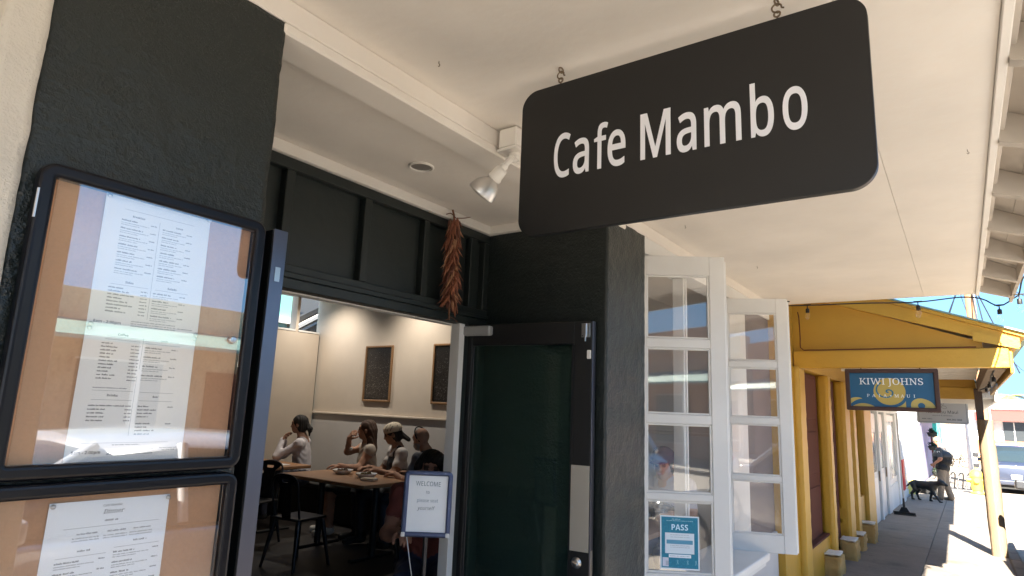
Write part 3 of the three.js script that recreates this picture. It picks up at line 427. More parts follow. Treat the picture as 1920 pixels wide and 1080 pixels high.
function net(prims, cell, k = 0.03, colour, relief) {
  let lo = [1e9, 1e9, 1e9], hi = [-1e9, -1e9, -1e9]; for (const p of prims) if (!p.cut) { const q = p.r ? [[p.c, Math.max(...p.r)]] : [[p.a, p.ra], [p.b, p.rb]]; for (const [c, r] of q) for (let i = 0; i < 3; i++) { lo[i] = Math.min(lo[i], c[i] - r - 2.5 * cell - k * 0.3); hi[i] = Math.max(hi[i], c[i] + r + 2.5 * cell + k * 0.3); } }
  const n = [0, 1, 2].map(i => Math.ceil((hi[i] - lo[i]) / cell) + 1), [nx, ny, nz] = n, F = new Float32Array(nx * ny * nz); const add = prims.filter(p => !p.cut), cut = prims.filter(p => p.cut);
  for (let c = 0, q = 0; c < nz; c++) for (let b = 0; b < ny; b++) for (let a = 0; a < nx; a++, q++) { const x = lo[0] + a * cell, y = lo[1] + b * cell, z = lo[2] + c * cell; let d = 1e9; for (const p of add) d = smin(d, dPrim(p, x, y, z), p.k || k); for (const p of cut) d = Math.max(d, -dPrim(p, x, y, z)); F[q] = relief ? d + relief(x, y, z) : d; }
  const id = new Int32Array(nx * ny * nz).fill(-1), P = [], Ccol = [], I = [], at = (a, b, c) => a + nx * (b + ny * c), E = [[0, 1], [0, 2], [0, 4], [1, 3], [1, 5], [2, 3], [2, 6], [3, 7], [4, 5], [4, 6], [5, 7], [6, 7]];
  for (let c = 0; c < nz - 1; c++) for (let b = 0; b < ny - 1; b++) for (let a = 0; a < nx - 1; a++) {
    const v = []; let s = 0; for (let m = 0; m < 8; m++) { v[m] = F[at(a + (m & 1), b + ((m >> 1) & 1), c + (m >> 2))]; if (v[m] < 0) s++; } if (s === 0 || s === 8) continue;
    let x = 0, y = 0, z = 0, w = 0; for (const [e, f] of E) if ((v[e] < 0) !== (v[f] < 0)) { const t = v[e] / (v[e] - v[f]); x += (e & 1) + t * ((f & 1) - (e & 1)); y += ((e >> 1) & 1) + t * (((f >> 1) & 1) - ((e >> 1) & 1)); z += (e >> 2) + t * ((f >> 2) - (e >> 2)); w++; }
    id[at(a, b, c)] = P.length / 3; const X = lo[0] + (a + x / w) * cell, Y = lo[1] + (b + y / w) * cell, Z = lo[2] + (c + z / w) * cell; P.push(X, Y, Z);
    let best = 1e9, col = [0.5, 0.5, 0.5]; for (const p of add) { const d = dPrim(p, X, Y, Z) - (p.bias || 0); if (d < best) { best = d; col = p.col; } } if (colour) col = colour(X, Y, Z, col) || col; Ccol.push(...col);
  }
  for (let c = 1; c < nz - 1; c++) for (let b = 1; b < ny - 1; b++) for (let a = 1; a < nx - 1; a++) { const s = F[at(a, b, c)] < 0; const q = (i, j, k2, l, f) => { const A = id[i], D = id[j], G = id[k2], H = id[l]; if (f) I.push(A, D, G, A, G, H); else I.push(A, G, D, A, H, G); };
    if (s !== F[at(a + 1, b, c)] < 0) q(at(a, b - 1, c - 1), at(a, b, c - 1), at(a, b, c), at(a, b - 1, c), s); if (s !== F[at(a, b + 1, c)] < 0) q(at(a - 1, b, c - 1), at(a - 1, b, c), at(a, b, c), at(a, b, c - 1), s); if (s !== F[at(a, b, c + 1)] < 0) q(at(a - 1, b - 1, c), at(a, b - 1, c), at(a, b, c), at(a - 1, b, c), s); }
  const g = new THREE.BufferGeometry(); g.setAttribute('position', new THREE.Float32BufferAttribute(P, 3)); g.setAttribute('color', new THREE.Float32BufferAttribute(Ccol, 3)); g.setIndex(I); g.computeVertexNormals(); return g;
}
const SKIN = [0.42, 0.23, 0.15];
const vadd = (a, b, s = 1) => [a[0] + b[0] * s, a[1] + b[1] * s, a[2] + b[2] * s];
function headFrame(c, yaw, pitch, roll = 0) { const m = new THREE.Matrix4().makeRotationFromEuler(new THREE.Euler(pitch, yaw, roll, 'YXZ')), e = m.elements; const to = (x, y, z) => { const v = V(x, y, z).applyMatrix4(m); return [c[0] + v.x, c[1] + v.y, c[2] + v.z]; }; return { to, inv: [e[0], e[1], e[2], e[4], e[5], e[6], e[8], e[9], e[10]] }; }
function headPrims(H, skin, s = 1) { const E = (x, y, z, a, b, d, col, k) => ({ c: H.to(x * s, y * s, z * s), r: [a * s, b * s, d * s], m: H.inv, col, k }), dk = skin.map(v => v * 0.75);
  return [E(0, 0.03, -0.012, 0.074, 0.088, 0.094, skin), E(0, -0.03, 0.022, 0.058, 0.075, 0.066, skin), E(0, -0.075, 0.045, 0.032, 0.026, 0.03, skin), E(0, 0.04, 0.06, 0.055, 0.022, 0.026, skin, 0.02), E(0, -0.004, 0.088, 0.011, 0.026, 0.013, skin, 0.015), E(0, -0.022, 0.096, 0.015, 0.011, 0.014, skin, 0.012), E(0.078, -0.002, -0.012, 0.012, 0.03, 0.019, dk, 0.012), E(-0.078, -0.002, -0.012, 0.012, 0.03, 0.019, dk, 0.012), E(0.031, 0.012, 0.074, 0.014, 0.008, 0.008, [0.05, 0.03, 0.025], 0.005), E(-0.031, 0.012, 0.074, 0.014, 0.008, 0.008, [0.05, 0.03, 0.025], 0.005), E(0, -0.052, 0.078, 0.024, 0.008, 0.012, [0.36, 0.13, 0.11], 0.008), E(0.031, 0.031, 0.078, 0.018, 0.005, 0.008, [0.06, 0.035, 0.025], 0.006), E(-0.031, 0.031, 0.078, 0.018, 0.005, 0.008, [0.06, 0.035, 0.025], 0.006)]; }
function handPrims(w, dir, nrm, curl, col, side, s = 1) { // palm and five fingers; nrm points out of the palm
  const d = V(...dir).normalize(), nn = V(...nrm).normalize(), ac = d.clone().cross(nn).normalize().multiplyScalar(side), W = V(...w), arr = v => [v.x, v.y, v.z], P = []; const pt = (a, b, c) => W.clone().addScaledVector(d, a * s).addScaledVector(ac, b * s).addScaledVector(nn, c * s); const cap = (a, b, ra, rb) => P.push({ a: arr(a), b: arr(b), ra: ra * s, rb: rb * s, col, k: 0.006 });
  for (const o of [-0.026, -0.009, 0.009, 0.026]) cap(pt(0.01, o * 0.7, 0), pt(0.082, o, 0), 0.015, 0.012);
  [[-0.028, 0.058], [-0.009, 0.072], [0.01, 0.076], [0.028, 0.066]].forEach(([o, l], i) => { let p = pt(0.084, o, 0), an = 0.25 * curl; for (let k = 0; k < 3; k++) { const L = l * [0.45, 0.32, 0.26][k]; an += curl * (0.75 + 0.08 * i); const q = p.clone().addScaledVector(d, Math.cos(an) * L * s).addScaledVector(nn, Math.sin(an) * L * s); cap(p, q, 0.0098 - k * 0.001, 0.009 - k * 0.001); p = q; } });
  let p = pt(0.025, 0.03, 0.004); for (let k = 0; k < 3; k++) { const q = p.clone().addScaledVector(d, [0.022, 0.026, 0.022][k] * s).addScaledVector(ac, [0.022, 0.012, 0.002][k] * s).addScaledVector(nn, (0.008 + 0.012 * curl * k) * s); cap(p, q, 0.0135 - k * 0.0015, 0.012 - k * 0.0015); p = q; } return P;
}
function mergeBody(list) { const p = [], n = [], c = [], I = []; let o = 0; for (const g of list) { p.push(...g.attributes.position.array); n.push(...g.attributes.normal.array); c.push(...g.attributes.color.array); for (const i of g.index.array) I.push(i + o); o += g.attributes.position.count; } const g = new THREE.BufferGeometry(); g.setAttribute('position', new THREE.Float32BufferAttribute(p, 3)); g.setAttribute('normal', new THREE.Float32BufferAttribute(n, 3)); g.setAttribute('color', new THREE.Float32BufferAttribute(c, 3)); g.setIndex(I); return g; }
// a person from joints in local metres, facing +z
function person(label, pos, turn, o) {
  const t = thing('person', label, 'person', pos, turn), s = o.scale || 1, sk = o.skin || SKIN, top = o.top, bot = o.bottom, sl = o.sleeve ?? 0.5, P = [], cap = (a, b, ra, rb, col, k) => P.push({ a, b, ra, rb, col, k });
  const J = o.j, lerp = (a, b, f) => a.map((v, i) => v + (b[i] - v) * f); const g = o.girth || 1, dp = o.depth || 1, lg = o.leg || 1;
  cap(vadd(J.pelvis, [-0.07 * g, 0, 0]), vadd(J.pelvis, [0.07 * g, 0, 0]), 0.115 * g, 0.115 * g, o.waist || bot); const belly = lerp(J.pelvis, J.chest, 0.45); P.push({ c: belly, r: [0.15 * g, 0.15, 0.115 * g * dp], col: top }); P.push({ c: lerp(J.pelvis, J.chest, 0.85), r: [0.165 * g, 0.17, 0.115 * g * dp], col: top });
  cap(vadd(J.shL, [0.02, 0, 0]), vadd(J.shR, [-0.02, 0, 0]), 0.062, 0.062, top); cap(lerp(J.chest, J.neck, 0.5), J.neck, 0.075, 0.055, o.collar || sk); cap(J.neck, lerp(J.neck, J.head, 0.6), 0.053 * s, 0.05 * s, sk);
  for (const q of ['L', 'R']) { const sh = J['sh' + q], el = J['el' + q], wr = J['wr' + q]; const cut = f => lerp(sh, el, f); if (sl <= 1) { cap(sh, cut(Math.max(0.05, sl)), 0.056, 0.052, top); cap(cut(sl), el, 0.045, 0.04, sk); cap(el, wr, 0.04, 0.029, sk); } else { cap(sh, el, 0.056, 0.048, top); cap(el, wr, 0.047, 0.036, top); }
    const hp = J['hip' + q], kn = J['kn' + q], an = J['an' + q], toe = J['toe' + q]; cap(hp, kn, 0.088 * lg, 0.064 * lg, bot); const shin = o.shin || bot; cap(kn, an, 0.062 * lg, o.shin ? 0.04 : 0.055 * lg, shin); cap(vadd(an, [0, -0.05, -0.02]), toe, 0.043, 0.036, o.shoe || [0.02, 0.02, 0.02], 0.012); }
  const body = net(P, o.cell || 0.012, 0.05, o.colour, (x, y, z) => 0.0055 * Math.sin(46 * y + 5 * Math.sin(19 * x + 11 * z) + 14 * x) * Math.sin(21 * x - 17 * z + 9 * y + 2 * Math.sin(23 * y))), H = headFrame(J.head, o.yaw || 0, o.pitch || 0, o.roll || 0), list = [body, net([...headPrims(H, sk, s), { a: J.neck, b: lerp(J.neck, J.head, 0.5), ra: 0.05 * s, rb: 0.048 * s, col: sk }], 0.0055, 0.025)];
  for (const [q, side] of [['L', 1], ['R', -1]]) if (o['hand' + q]) { const [d, n, c] = o['hand' + q]; list.push(net([...handPrims(J['wr' + q], d, n, c, o.glove || sk, side, s), { a: lerp(J['el' + q], J['wr' + q], 0.9), b: J['wr' + q], ra: 0.029, rb: 0.024, col: sk }], 0.0048, 0.01)); }
  part('body', mergeBody(list), M.body, t); if (o.hair) part('hair', net(o.hair(H, s), 0.006, 0.03, null, (x, y, z) => 0.003 * Math.sin(210 * x + 170 * z + 5 * Math.sin(14 * y))), M.body, t); if (o.extra) o.extra(t, H); return t;
}
const sitJ = (o = {}) => ({ pelvis: [0, 0.54, 0], chest: [0, 0.88, 0.03], neck: [0, 1.03, 0.03], head: [0, 1.17, 0.06], shL: [0.17, 0.97, 0.03], shR: [-0.17, 0.97, 0.03], elL: [0.24, 0.74, 0.12], elR: [-0.24, 0.74, 0.12], wrL: [0.14, 0.79, 0.33], wrR: [-0.14, 0.79, 0.33], hipL: [0.09, 0.53, 0.04], hipR: [-0.09, 0.53, 0.04], knL: [0.12, 0.52, 0.44], knR: [-0.12, 0.52, 0.44], anL: [0.12, 0.11, 0.42], anR: [-0.12, 0.11, 0.42], toeL: [0.13, 0.04, 0.58], toeR: [-0.13, 0.04, 0.58], ...o });
const hairCap = (col, back = 0.03, tail) => (H, s) => { const E = (x, y, z, a, b, d, cut) => ({ c: H.to(x * s, y * s, z * s), r: [a * s, b * s, d * s], m: H.inv, col, cut }); return [E(0, 0.04, -0.022, 0.087, 0.095, 0.103), E(0, -0.02, -0.05, 0.078, 0.085, 0.068), ...(tail ? tail(H, s, col) : []), E(0, -0.035, 0.085, 0.075, 0.088, 0.1, true)]; };
// ---------------------------------------------------------------- dining room furniture
function diningTable(label, x0, x1, z0, z1) { const t = thing('dining_table', label, 'table', [(x0 + x1) / 2, 0, (z0 + z1) / 2]), w = x1 - x0, d = z1 - z0; part('tabletop', metric(chamfer(w, 0.035, d, 0.005)), M.table, t, [0, 0.735, 0]); for (const s of [-1, 1]) { part('leg', [rod([s * w * 0.32, 0.02, 0], [s * w * 0.32, 0.717, 0], 0.035, 14), B(s * w * 0.32 - 0.12, s * w * 0.32 + 0.12, 0.70, 0.716, -d * 0.3, d * 0.3)], M.blackPaint, t); part('foot', [B(s * w * 0.32 - 0.03, s * w * 0.32 + 0.03, 0, 0.03, -d * 0.36, d * 0.36, 0.008)], M.blackPaint, t); } return t; }
diningTable('wooden dining table set with white plates and a water bottle', -6.05, -4.72, -5.1, -4.32);
diningTable('wooden dining table in front of the woman in white shirt', -7.75, -6.55, -5.12, -4.5);
diningTable('wooden dining table by the casement windows', -2.9, -1.75, -4.75, -4.05);
{ const t = thing('wall_bench', 'long dark bench along the picture wall', 'bench', [-5.6, 0, -5.8]); part('seat', B(-2.7, 2.7, 0.4, 0.46, -0.24, 0.26, 0.012), M.blackPaint, t); part('plinth', B(-2.7, 2.7, 0, 0.399, -0.24, 0.16), M.black, t); }
function metalChair() {
  const t = thing('metal_chair', 'dark metal cafe chair pulled up to the table with plates', 'chair', [0, 0, 0], 0, 'metal cafe chairs'), m = M.gunmetal; part('seat', [new RoundedBoxGeometry(0.36, 0.025, 0.36, 2, 0.012).translate(0, 0.44, 0)], m, t);
  for (const [x, z] of [[-1, -1], [1, -1], [-1, 1], [1, 1]]) part('leg', rod([x * 0.15, 0.43, z * 0.15], [x * 0.21, 0, z * 0.22], 0.026, 6, 0.014).clone(), m, t);
  const s = new THREE.Shape(); s.moveTo(-0.055, 0); s.lineTo(0.055, 0); s.lineTo(0.075, 0.3); s.lineTo(0.15, 0.36); s.quadraticCurveTo(0, 0.42, -0.15, 0.36); s.lineTo(-0.075, 0.3); s.lineTo(-0.055, 0); const h = new THREE.Path(); h.moveTo(-0.04, 0.325); h.lineTo(0.04, 0.325); h.lineTo(0.045, 0.352); h.lineTo(-0.045, 0.352); s.holes.push(h);
  part('backrest', [new THREE.ExtrudeGeometry(s, { depth: 0.006, bevelEnabled: false }).rotateX(-0.16).translate(0, 0.45, -0.165)], m, t); part('back_rail', [tube([[-0.16, 0.44, -0.15], [-0.165, 0.62, -0.19], [-0.15, 0.8, -0.222], [0, 0.845, -0.235], [0.15, 0.8, -0.222], [0.165, 0.62, -0.19], [0.16, 0.44, -0.15]], 0.011, 40, 8)], m, t); return t;
}
{ const c = metalChair(); c.position.set(-5.25, 0, -4.02); c.rotation.y = Math.PI + 0.12; copyOf(c, 'dark metal cafe chair between the two wooden tables', [-6.35, 0, -4.25], Math.PI - 0.3); copyOf(c, 'dark metal cafe chair turned away at the end of the far table', [-7.3, 0, -4.15], Math.PI + 0.3); copyOf(c, 'dark metal cafe chair under the woman behind the welcome board', [-2.98, 0, -3.3], 0.735); copyOf(c, 'dark metal cafe chair of the bald diner', [-4.55, 0, -5.3], -Math.PI / 2 + 0.2); copyOf(c, 'dark metal cafe chair of the diner in a purple cap', [-2.03, 0, -5.2], 0); }
{ // things on the table
  const pg = lathe([[0, 0.008], [0.06, 0.008], [0.1, 0.03], [0.112, 0.045], [0.115, 0.045], [0.104, 0.026], [0.064, 0], [0, 0]], 28); const bowl = (x, z, lb, food) => { const t = thing('plate', lb, 'plate', [x, 0.753, z], 0, 'plates on the dining table'); part('dish', pg.clone(), M.porcelain, t); part('food', [...Array(7)].map((_, k) => new THREE.IcosahedronGeometry(0.018 + 0.006 * (k % 3), 0).translate(0.045 * Math.cos(k * 0.9), 0.03 + 0.006 * (k % 2), 0.045 * Math.sin(k * 0.9))), std(food, 0.8), t); };
  bowl(-5.62, -4.82, 'white plate with dark food beside the water bottle', [0.06, 0.03, 0.015]); bowl(-5.2, -4.78, 'white plate in front of the child with the headscarf', [0.1, 0.07, 0.03]);
  const b = thing('water_bottle', 'clear glass water bottle on the dining table', 'bottle', [-5.4, 0.753, -4.72]); part('glass', lathe([[0, 0.002], [0.04, 0.002], [0.042, 0.01], [0.042, 0.15], [0.03, 0.19], [0.016, 0.22], [0.015, 0.26], [0.018, 0.265], [0.018, 0.275]], 24), M.glass, b); part('stopper', [new THREE.SphereGeometry(0.017, 12, 8).translate(0, 0.285, 0)], M.porcelain, b);
  const n = thing('napkin', 'folded cream napkin at the edge of the dining table', 'napkin', [-4.98, 0.753, -4.62], 0.3); const ng = new RoundedBoxGeometry(0.16, 0.03, 0.1, 4, 0.014), np = ng.attributes.position; for (let i = 0; i < np.count; i++) np.setY(i, np.getY(i) + 0.015 + 0.012 * Math.sin(np.getX(i) * 40) * Math.cos(np.getZ(i) * 30)); ng.computeVertexNormals(); part('cloth', ng, std([0.7, 0.6, 0.48], 0.9), n);
  const nf = thing('paper_napkin', 'white paper napkin under the elbows of the woman in white', 'napkin', [-6.75, 0.753, -4.85]); part('paper', metric(chamfer(0.16, 0.006, 0.12)), M.white, nf, [0, 0.004, 0]); const bb = thing('sauce_bottle', 'dark sauce bottle on the far dining table', 'bottle', [-7.35, 0.753, -4.9]); part('glass', lathe([[0, 0], [0.03, 0], [0.03, 0.12], [0.012, 0.16], [0.012, 0.2], [0, 0.2]], 16), std([0.02, 0.02, 0.025], 0.2), bb); part('cap', [cyl(0.014, 0.014, 0.02, 12).translate(0, 0.21, 0)], M.blackPaint, bb);
}
{ // framed photographs
  const art = k => canvasTex(256, 400, (c, w, h) => { c.fillStyle = '#12100f'; c.fillRect(0, 0, w, h); let q = 77 + k; const r = () => { q = (q * 1664525 + 1013904223) >>> 0; return q / 4294967296; }; for (let i = 0; i < 1000; i++) { const y = 20 + 360 * Math.sqrt(r()), x = 14 + r() * (w - 32); c.fillStyle = ['#5a5350', '#2e2a2a', '#8f8a86', '#40362f'][i % 4]; c.fillRect(x, y, 2 + r() * 5, 2 + r() * 4); } c.fillStyle = '#75706c'; for (const y of [150, 290]) for (let x = 10; x < w - 10; x += 8) if (r() > 0.35) c.fillRect(x, y + r() * 10, 8, 3); });
  [[-6.55, 'tall dark abstract photograph in a wooden frame above the chair rail, nearer the corner'], [-5.27, 'tall dark framed photograph half hidden by the white door reveal']].forEach(([x, lb], k) => { const t = thing('framed_picture', lb, 'picture', [x, 1.54, -6.1]); part('frame', frameRing(0.54, 0.77, 0.03, 0.03, 0.002), std([0.3, 0.17, 0.08], 0.5, { map: T.wood }), t, [0, 0.385, 0]); part('print', new THREE.PlaneGeometry(0.49, 0.72), new THREE.MeshStandardMaterial({ map: art(k), roughness: 0.5 }), t, [0, 0.385, 0.012]); part('glazing', metric(chamfer(0.488, 0.718, 0.002, 0.0005)), M.glass, t, [0, 0.385, 0.02]); });
  const sw = thing('light_switch', 'small white switch plate on the pale lower wall', 'switch', [-4.33, 1.15, -6.086]); part('plate', [new RoundedBoxGeometry(0.12, 0.12, 0.012, 2, 0.004)], M.white, sw); part('rocker', metric(chamfer(0.03, 0.06, 0.006)), M.porcelain, sw, [0, 0, 0.008]);
}
{ // ceiling spotlights that wash the picture wall
  [[-7.35, 'small black ceiling spotlight nearer the room corner', [-7.3, 0.7, -6.0]], [-5.75, 'small black ceiling spotlight above the framed picture', [-5.75, 0.9, -6.0]]].forEach(([x, lb, tg]) => { const t = thing('ceiling_spotlight', lb, 'lamp', [x, 3.3, -5.45]); part('stem', rod([0, 0.3, 0], [0, 0.06, 0], 0.012), M.blackPaint, t); const d = V(tg[0] - x, tg[1] - 3.3, tg[2] + 5.45).normalize(), q = new THREE.Quaternion().setFromUnitVectors(V(0, -1, 0), d); const c = part('can', lathe([[0, 0.06], [0.04, 0.05], [0.05, 0], [0.05, -0.1], [0.046, -0.1], [0.044, -0.02], [0, -0.02]], 20), M.blackPaint, t); c.quaternion.copy(q); const l = part('bulb', new THREE.SphereGeometry(0.03, 14, 10), new THREE.MeshStandardMaterial({ color: 0xffffff, emissive: rgb(1, 0.75, 0.45), emissiveIntensity: 2 }), c, [0, -0.055, 0]);
    const s = new THREE.SpotLight(new THREE.Color(1, 0.92, 0.8), 1.0, 0, 1.0, 1, 2); s.position.set(x + d.x * 0.12, 3.3 + d.y * 0.12, -5.45 + d.z * 0.12); s.target.position.set(...tg); s.castShadow = true; s.shadow.radius = 2; scene.add(s, s.target); s.name = 'spot_beam'; });
}
// ---------------------------------------------------------------- people
person('woman in a white shirt, dark hair tied back, chin resting on her hands', [-7.15, 0, -5.45], -0.85, { top: [0.62, 0.58, 0.6], bottom: [0.03, 0.035, 0.06], sleeve: 2, yaw: -0.15, pitch: 0.02, skin: [0.33, 0.18, 0.12], j: sitJ({ head: [0, 1.2, 0.1], elL: [0.16, 0.8, 0.3], elR: [-0.16, 0.8, 0.3], wrL: [0.05, 1.0, 0.28], wrR: [-0.05, 0.99, 0.28] }), handL: [[-0.3, 0.7, -0.3], [-0.3, -0.2, -0.8], 0.6], handR: [[0.3, 0.7, -0.3], [0.3, -0.2, -0.8], 0.6],
  hair: hairCap([0.012, 0.009, 0.008], 0.03, (H, s, col) => [{ a: H.to(0, 0.0, -0.11), b: H.to(0.01, -0.05, -0.16), ra: 0.035, rb: 0.03, col }, { a: H.to(0.01, -0.05, -0.16), b: H.to(0, -0.13, -0.15), ra: 0.026, rb: 0.012, col }]) });
person('woman with long brown hair in a beige tank top drinking at the table', [-5.98, 0, -5.52], -0.55, { top: [0.42, 0.36, 0.3], bottom: [0.05, 0.055, 0.05], shin: SKIN, shoe: [0.7, 0.68, 0.64], sleeve: 0.06, yaw: -0.35, pitch: -0.05, j: sitJ({ head: [0, 1.19, 0.06], elR: [-0.25, 0.92, 0.22], wrR: [-0.1, 1.1, 0.24], elL: [0.23, 0.76, 0.16], wrL: [0.2, 0.79, 0.38] }), handR: [[0.6, 0.5, -0.2], [0.2, 0.1, -1], 1.0], handL: [[-0.2, 0, 1], [0, -1, 0], 0.4],
  hair: hairCap([0.055, 0.026, 0.015], 0.03, (H, s, col) => [{ a: H.to(0.03, 0.0, -0.08), b: H.to(0.05, -0.2, -0.1), ra: 0.06, rb: 0.06, col }, { a: H.to(0.05, -0.2, -0.1), b: H.to(0.06, -0.38, -0.12), ra: 0.06, rb: 0.03, col }, { a: H.to(-0.03, 0.0, -0.07), b: H.to(-0.04, -0.2, -0.08), ra: 0.055, rb: 0.04, col }]),
  extra: (t) => { part('drinking_glass', lathe([[0, 0], [0.025, 0], [0.03, 0.09], [0.028, 0.09], [0.024, 0.004], [0, 0.004]], 16), M.glass, t, [-0.06, 1.1, 0.19]); } });
person('child in white tee and dark dungarees wearing a patterned cream headscarf', [-5.42, 0, -5.48], -0.5, { scale: 0.95, top: [0.62, 0.58, 0.56], bottom: [0.035, 0.035, 0.04], sleeve: 0.55, yaw: -0.25, pitch: 0.3, skin: [0.36, 0.2, 0.13], j: sitJ({ head: [0, 1.17, 0.11] }), handL: [[-0.3, 0, 1], [0, -1, 0], 0.4], handR: [[0.3, 0, 1], [0, -1, 0], 0.4],
  colour: (x, y, z, c) => (c[0] > 0.6 && z > 0.0 && y < 0.93 && Math.abs(x) < 0.13) || (c[0] > 0.6 && y < 0.8) || (c[0] > 0.6 && y > 0.9 && Math.abs(Math.abs(x) - 0.09) < 0.02) ? [0.04, 0.042, 0.05] : c, hair: hairCap([0.012, 0.009, 0.008], 0.03, (H, s, col) => [{ a: H.to(0, -0.03, -0.11), b: H.to(0.03, -0.1, -0.17), ra: 0.03, rb: 0.025, col }]),
  extra: (t, H) => { const E = (x, y, z, a, b, d, cut) => ({ c: H.to(x, y, z), r: [a, b, d], m: H.inv, col: [0.6, 0.52, 0.4], cut }); part('headscarf', net([E(0, 0.06, -0.02, 0.096, 0.085, 0.112), E(0, -0.06, 0.0, 0.2, 0.1, 0.2, true)], 0.007, 0.02, (x, y, z, c) => (Math.sin(x * 130) * Math.sin(z * 120 + y * 60) > 0.72 ? [0.12, 0.1, 0.09] : c)), M.body, t); } });
person('bald diner with grey beard and a dark headband leaning over the table', [-4.72, 0, -5.22], -1.35, { top: [0.1, 0.1, 0.12], bottom: [0.03, 0.035, 0.05], yaw: -0.2, pitch: 0.25, j: sitJ({ head: [0, 1.16, 0.12] }), handL: [[-0.3, 0.2, 1], [0, -1, 0], 0.5], handR: [[0.3, 0, 1], [0, -1, 0], 0.5], hair: (H) => { const E = (x, y, z, a, b, d, cut, col = [0.25, 0.23, 0.21]) => ({ c: H.to(x, y, z), r: [a, b, d], m: H.inv, col, cut }); return [E(0, -0.055, 0.03, 0.064, 0.06, 0.068), E(0, 0.0, 0.08, 0.06, 0.045, 0.08, true)]; }, extra: (t, H) => { const m = part('headband', [new THREE.TorusGeometry(0.093, 0.008, 8, 36)], M.blackPaint, t); m.position.set(...H.to(0, 0.05, -0.01)); m.rotation.set(0.25 + 0.2, -0.2, 0, 'YXZ'); } });
person('woman with short dark hair looking over the top of the welcome board', [-2.9, 0, -3.22], 0.735, { top: [0.16, 0.04, 0.035], bottom: [0.02, 0.03, 0.07], yaw: 0.05, pitch: -0.02, roll: -0.12, skin: [0.34, 0.18, 0.13], j: sitJ({ head: [0, 1.12, 0.05], neck: [0, 0.99, 0.02], elL: [0.26, 0.85, 0.1], wrL: [0.17, 1.08, 0.13] }), handL: [[-0.2, 0.9, 0], [-0.9, 0, 0.2], 0.8], handR: [[0.2, 0, 1], [0, -1, 0], 0.4], hair: hairCap([0.012, 0.009, 0.008], 0.03, (H, s, col) => [{ c: H.to(0.02, 0.06, 0.02), r: [0.085, 0.06, 0.075], m: H.inv, col }, { a: H.to(-0.075, 0.02, 0.0), b: H.to(-0.08, -0.08, 0.0), ra: 0.028, rb: 0.022, col }]) });
person('diner in a purple cap and pale shirt behind the casement window', [-2.03, 0, -5.14], 0.05, { top: [0.42, 0.4, 0.45], bottom: [0.04, 0.06, 0.14], sleeve: 0.6, pitch: 0.15, j: sitJ({ head: [0, 1.13, 0.08] }), handL: [[-0.3, 0, 1], [0, -1, 0], 0.4], handR: [[0.3, 0, 1], [0, -1, 0], 0.4], hair: hairCap([0.02, 0.015, 0.012]), extra: (t, H) => { const E = (x, y, z, a, b, d, cut) => ({ c: H.to(x, y, z), r: [a, b, d], m: H.inv, col: [0.06, 0.02, 0.06], cut }); part('cap', net([E(0, 0.062, -0.015, 0.096, 0.085, 0.11), E(0, 0.045, 0.11, 0.07, 0.012, 0.07), E(0, -0.05, 0.0, 0.2, 0.085, 0.2, true)], 0.007, 0.015), M.body, t); } });
const standJ = (o = {}) => ({ pelvis: [0, 0.93, 0], chest: [0, 1.28, 0.0], neck: [0, 1.47, 0.0], head: [0, 1.63, 0.05], shL: [0.2, 1.42, 0], shR: [-0.2, 1.42, 0], elL: [0.28, 1.15, 0.02], elR: [-0.28, 1.15, 0.02], wrL: [0.22, 1.02, 0.2], wrR: [-0.22, 1.02, 0.2], hipL: [0.1, 0.9, 0], hipR: [-0.1, 0.9, 0], knL: [0.11, 0.5, 0.03], knR: [-0.11, 0.5, 0.0], anL: [0.12, 0.1, 0.0], anR: [-0.12, 0.1, -0.03], toeL: [0.14, 0.04, 0.17], toeR: [-0.14, 0.04, 0.14], ...o });
const MANZ = -22.6;
person('bald man in a dark two tone polo shirt and khaki trousers holding a dog leash', [-0.58, GY(MANZ), MANZ], -1.85, { girth: 1.3, depth: 1.65, leg: 1.45, top: [0.045, 0.047, 0.052], bottom: [0.2, 0.16, 0.12], waist: [0.006, 0.006, 0.007], sleeve: 0.75, yaw: 0.05, pitch: 0.42, skin: [0.36, 0.17, 0.105], shoe: [0.12, 0.1, 0.08], cell: 0.013, j: standJ({ head: [0, 1.66, 0.09], neck: [0, 1.5, 0.02], chest: [0, 1.3, -0.01], elR: [-0.27, 1.16, -0.06], elL: [0.3, 1.16, -0.05], wrL: [0.26, 1.0, 0.14], wrR: [-0.2, 1.0, 0.16], anR: [-0.1, 0.1, -0.12], toeR: [-0.12, 0.04, 0.05], anL: [0.12, 0.1, 0.08], toeL: [0.14, 0.04, 0.25] }), handL: [[-0.2, -0.4, 1], [-1, 0, 0], 1.2], handR: [[0.2, -0.4, 1], [1, 0, 0], 1.2],
  colour: (x, y, z, c) => (c[0] < 0.06 && y < 1.22 && y > 0.82 ? [0.006, 0.006, 0.007] : c), extra: t => { part('sleeve_patch', metric(chamfer(0.004, 0.1, 0.07, 0.001)), M.white, t, [0.268, 1.33, -0.01], [0, 0, -0.3]); } });
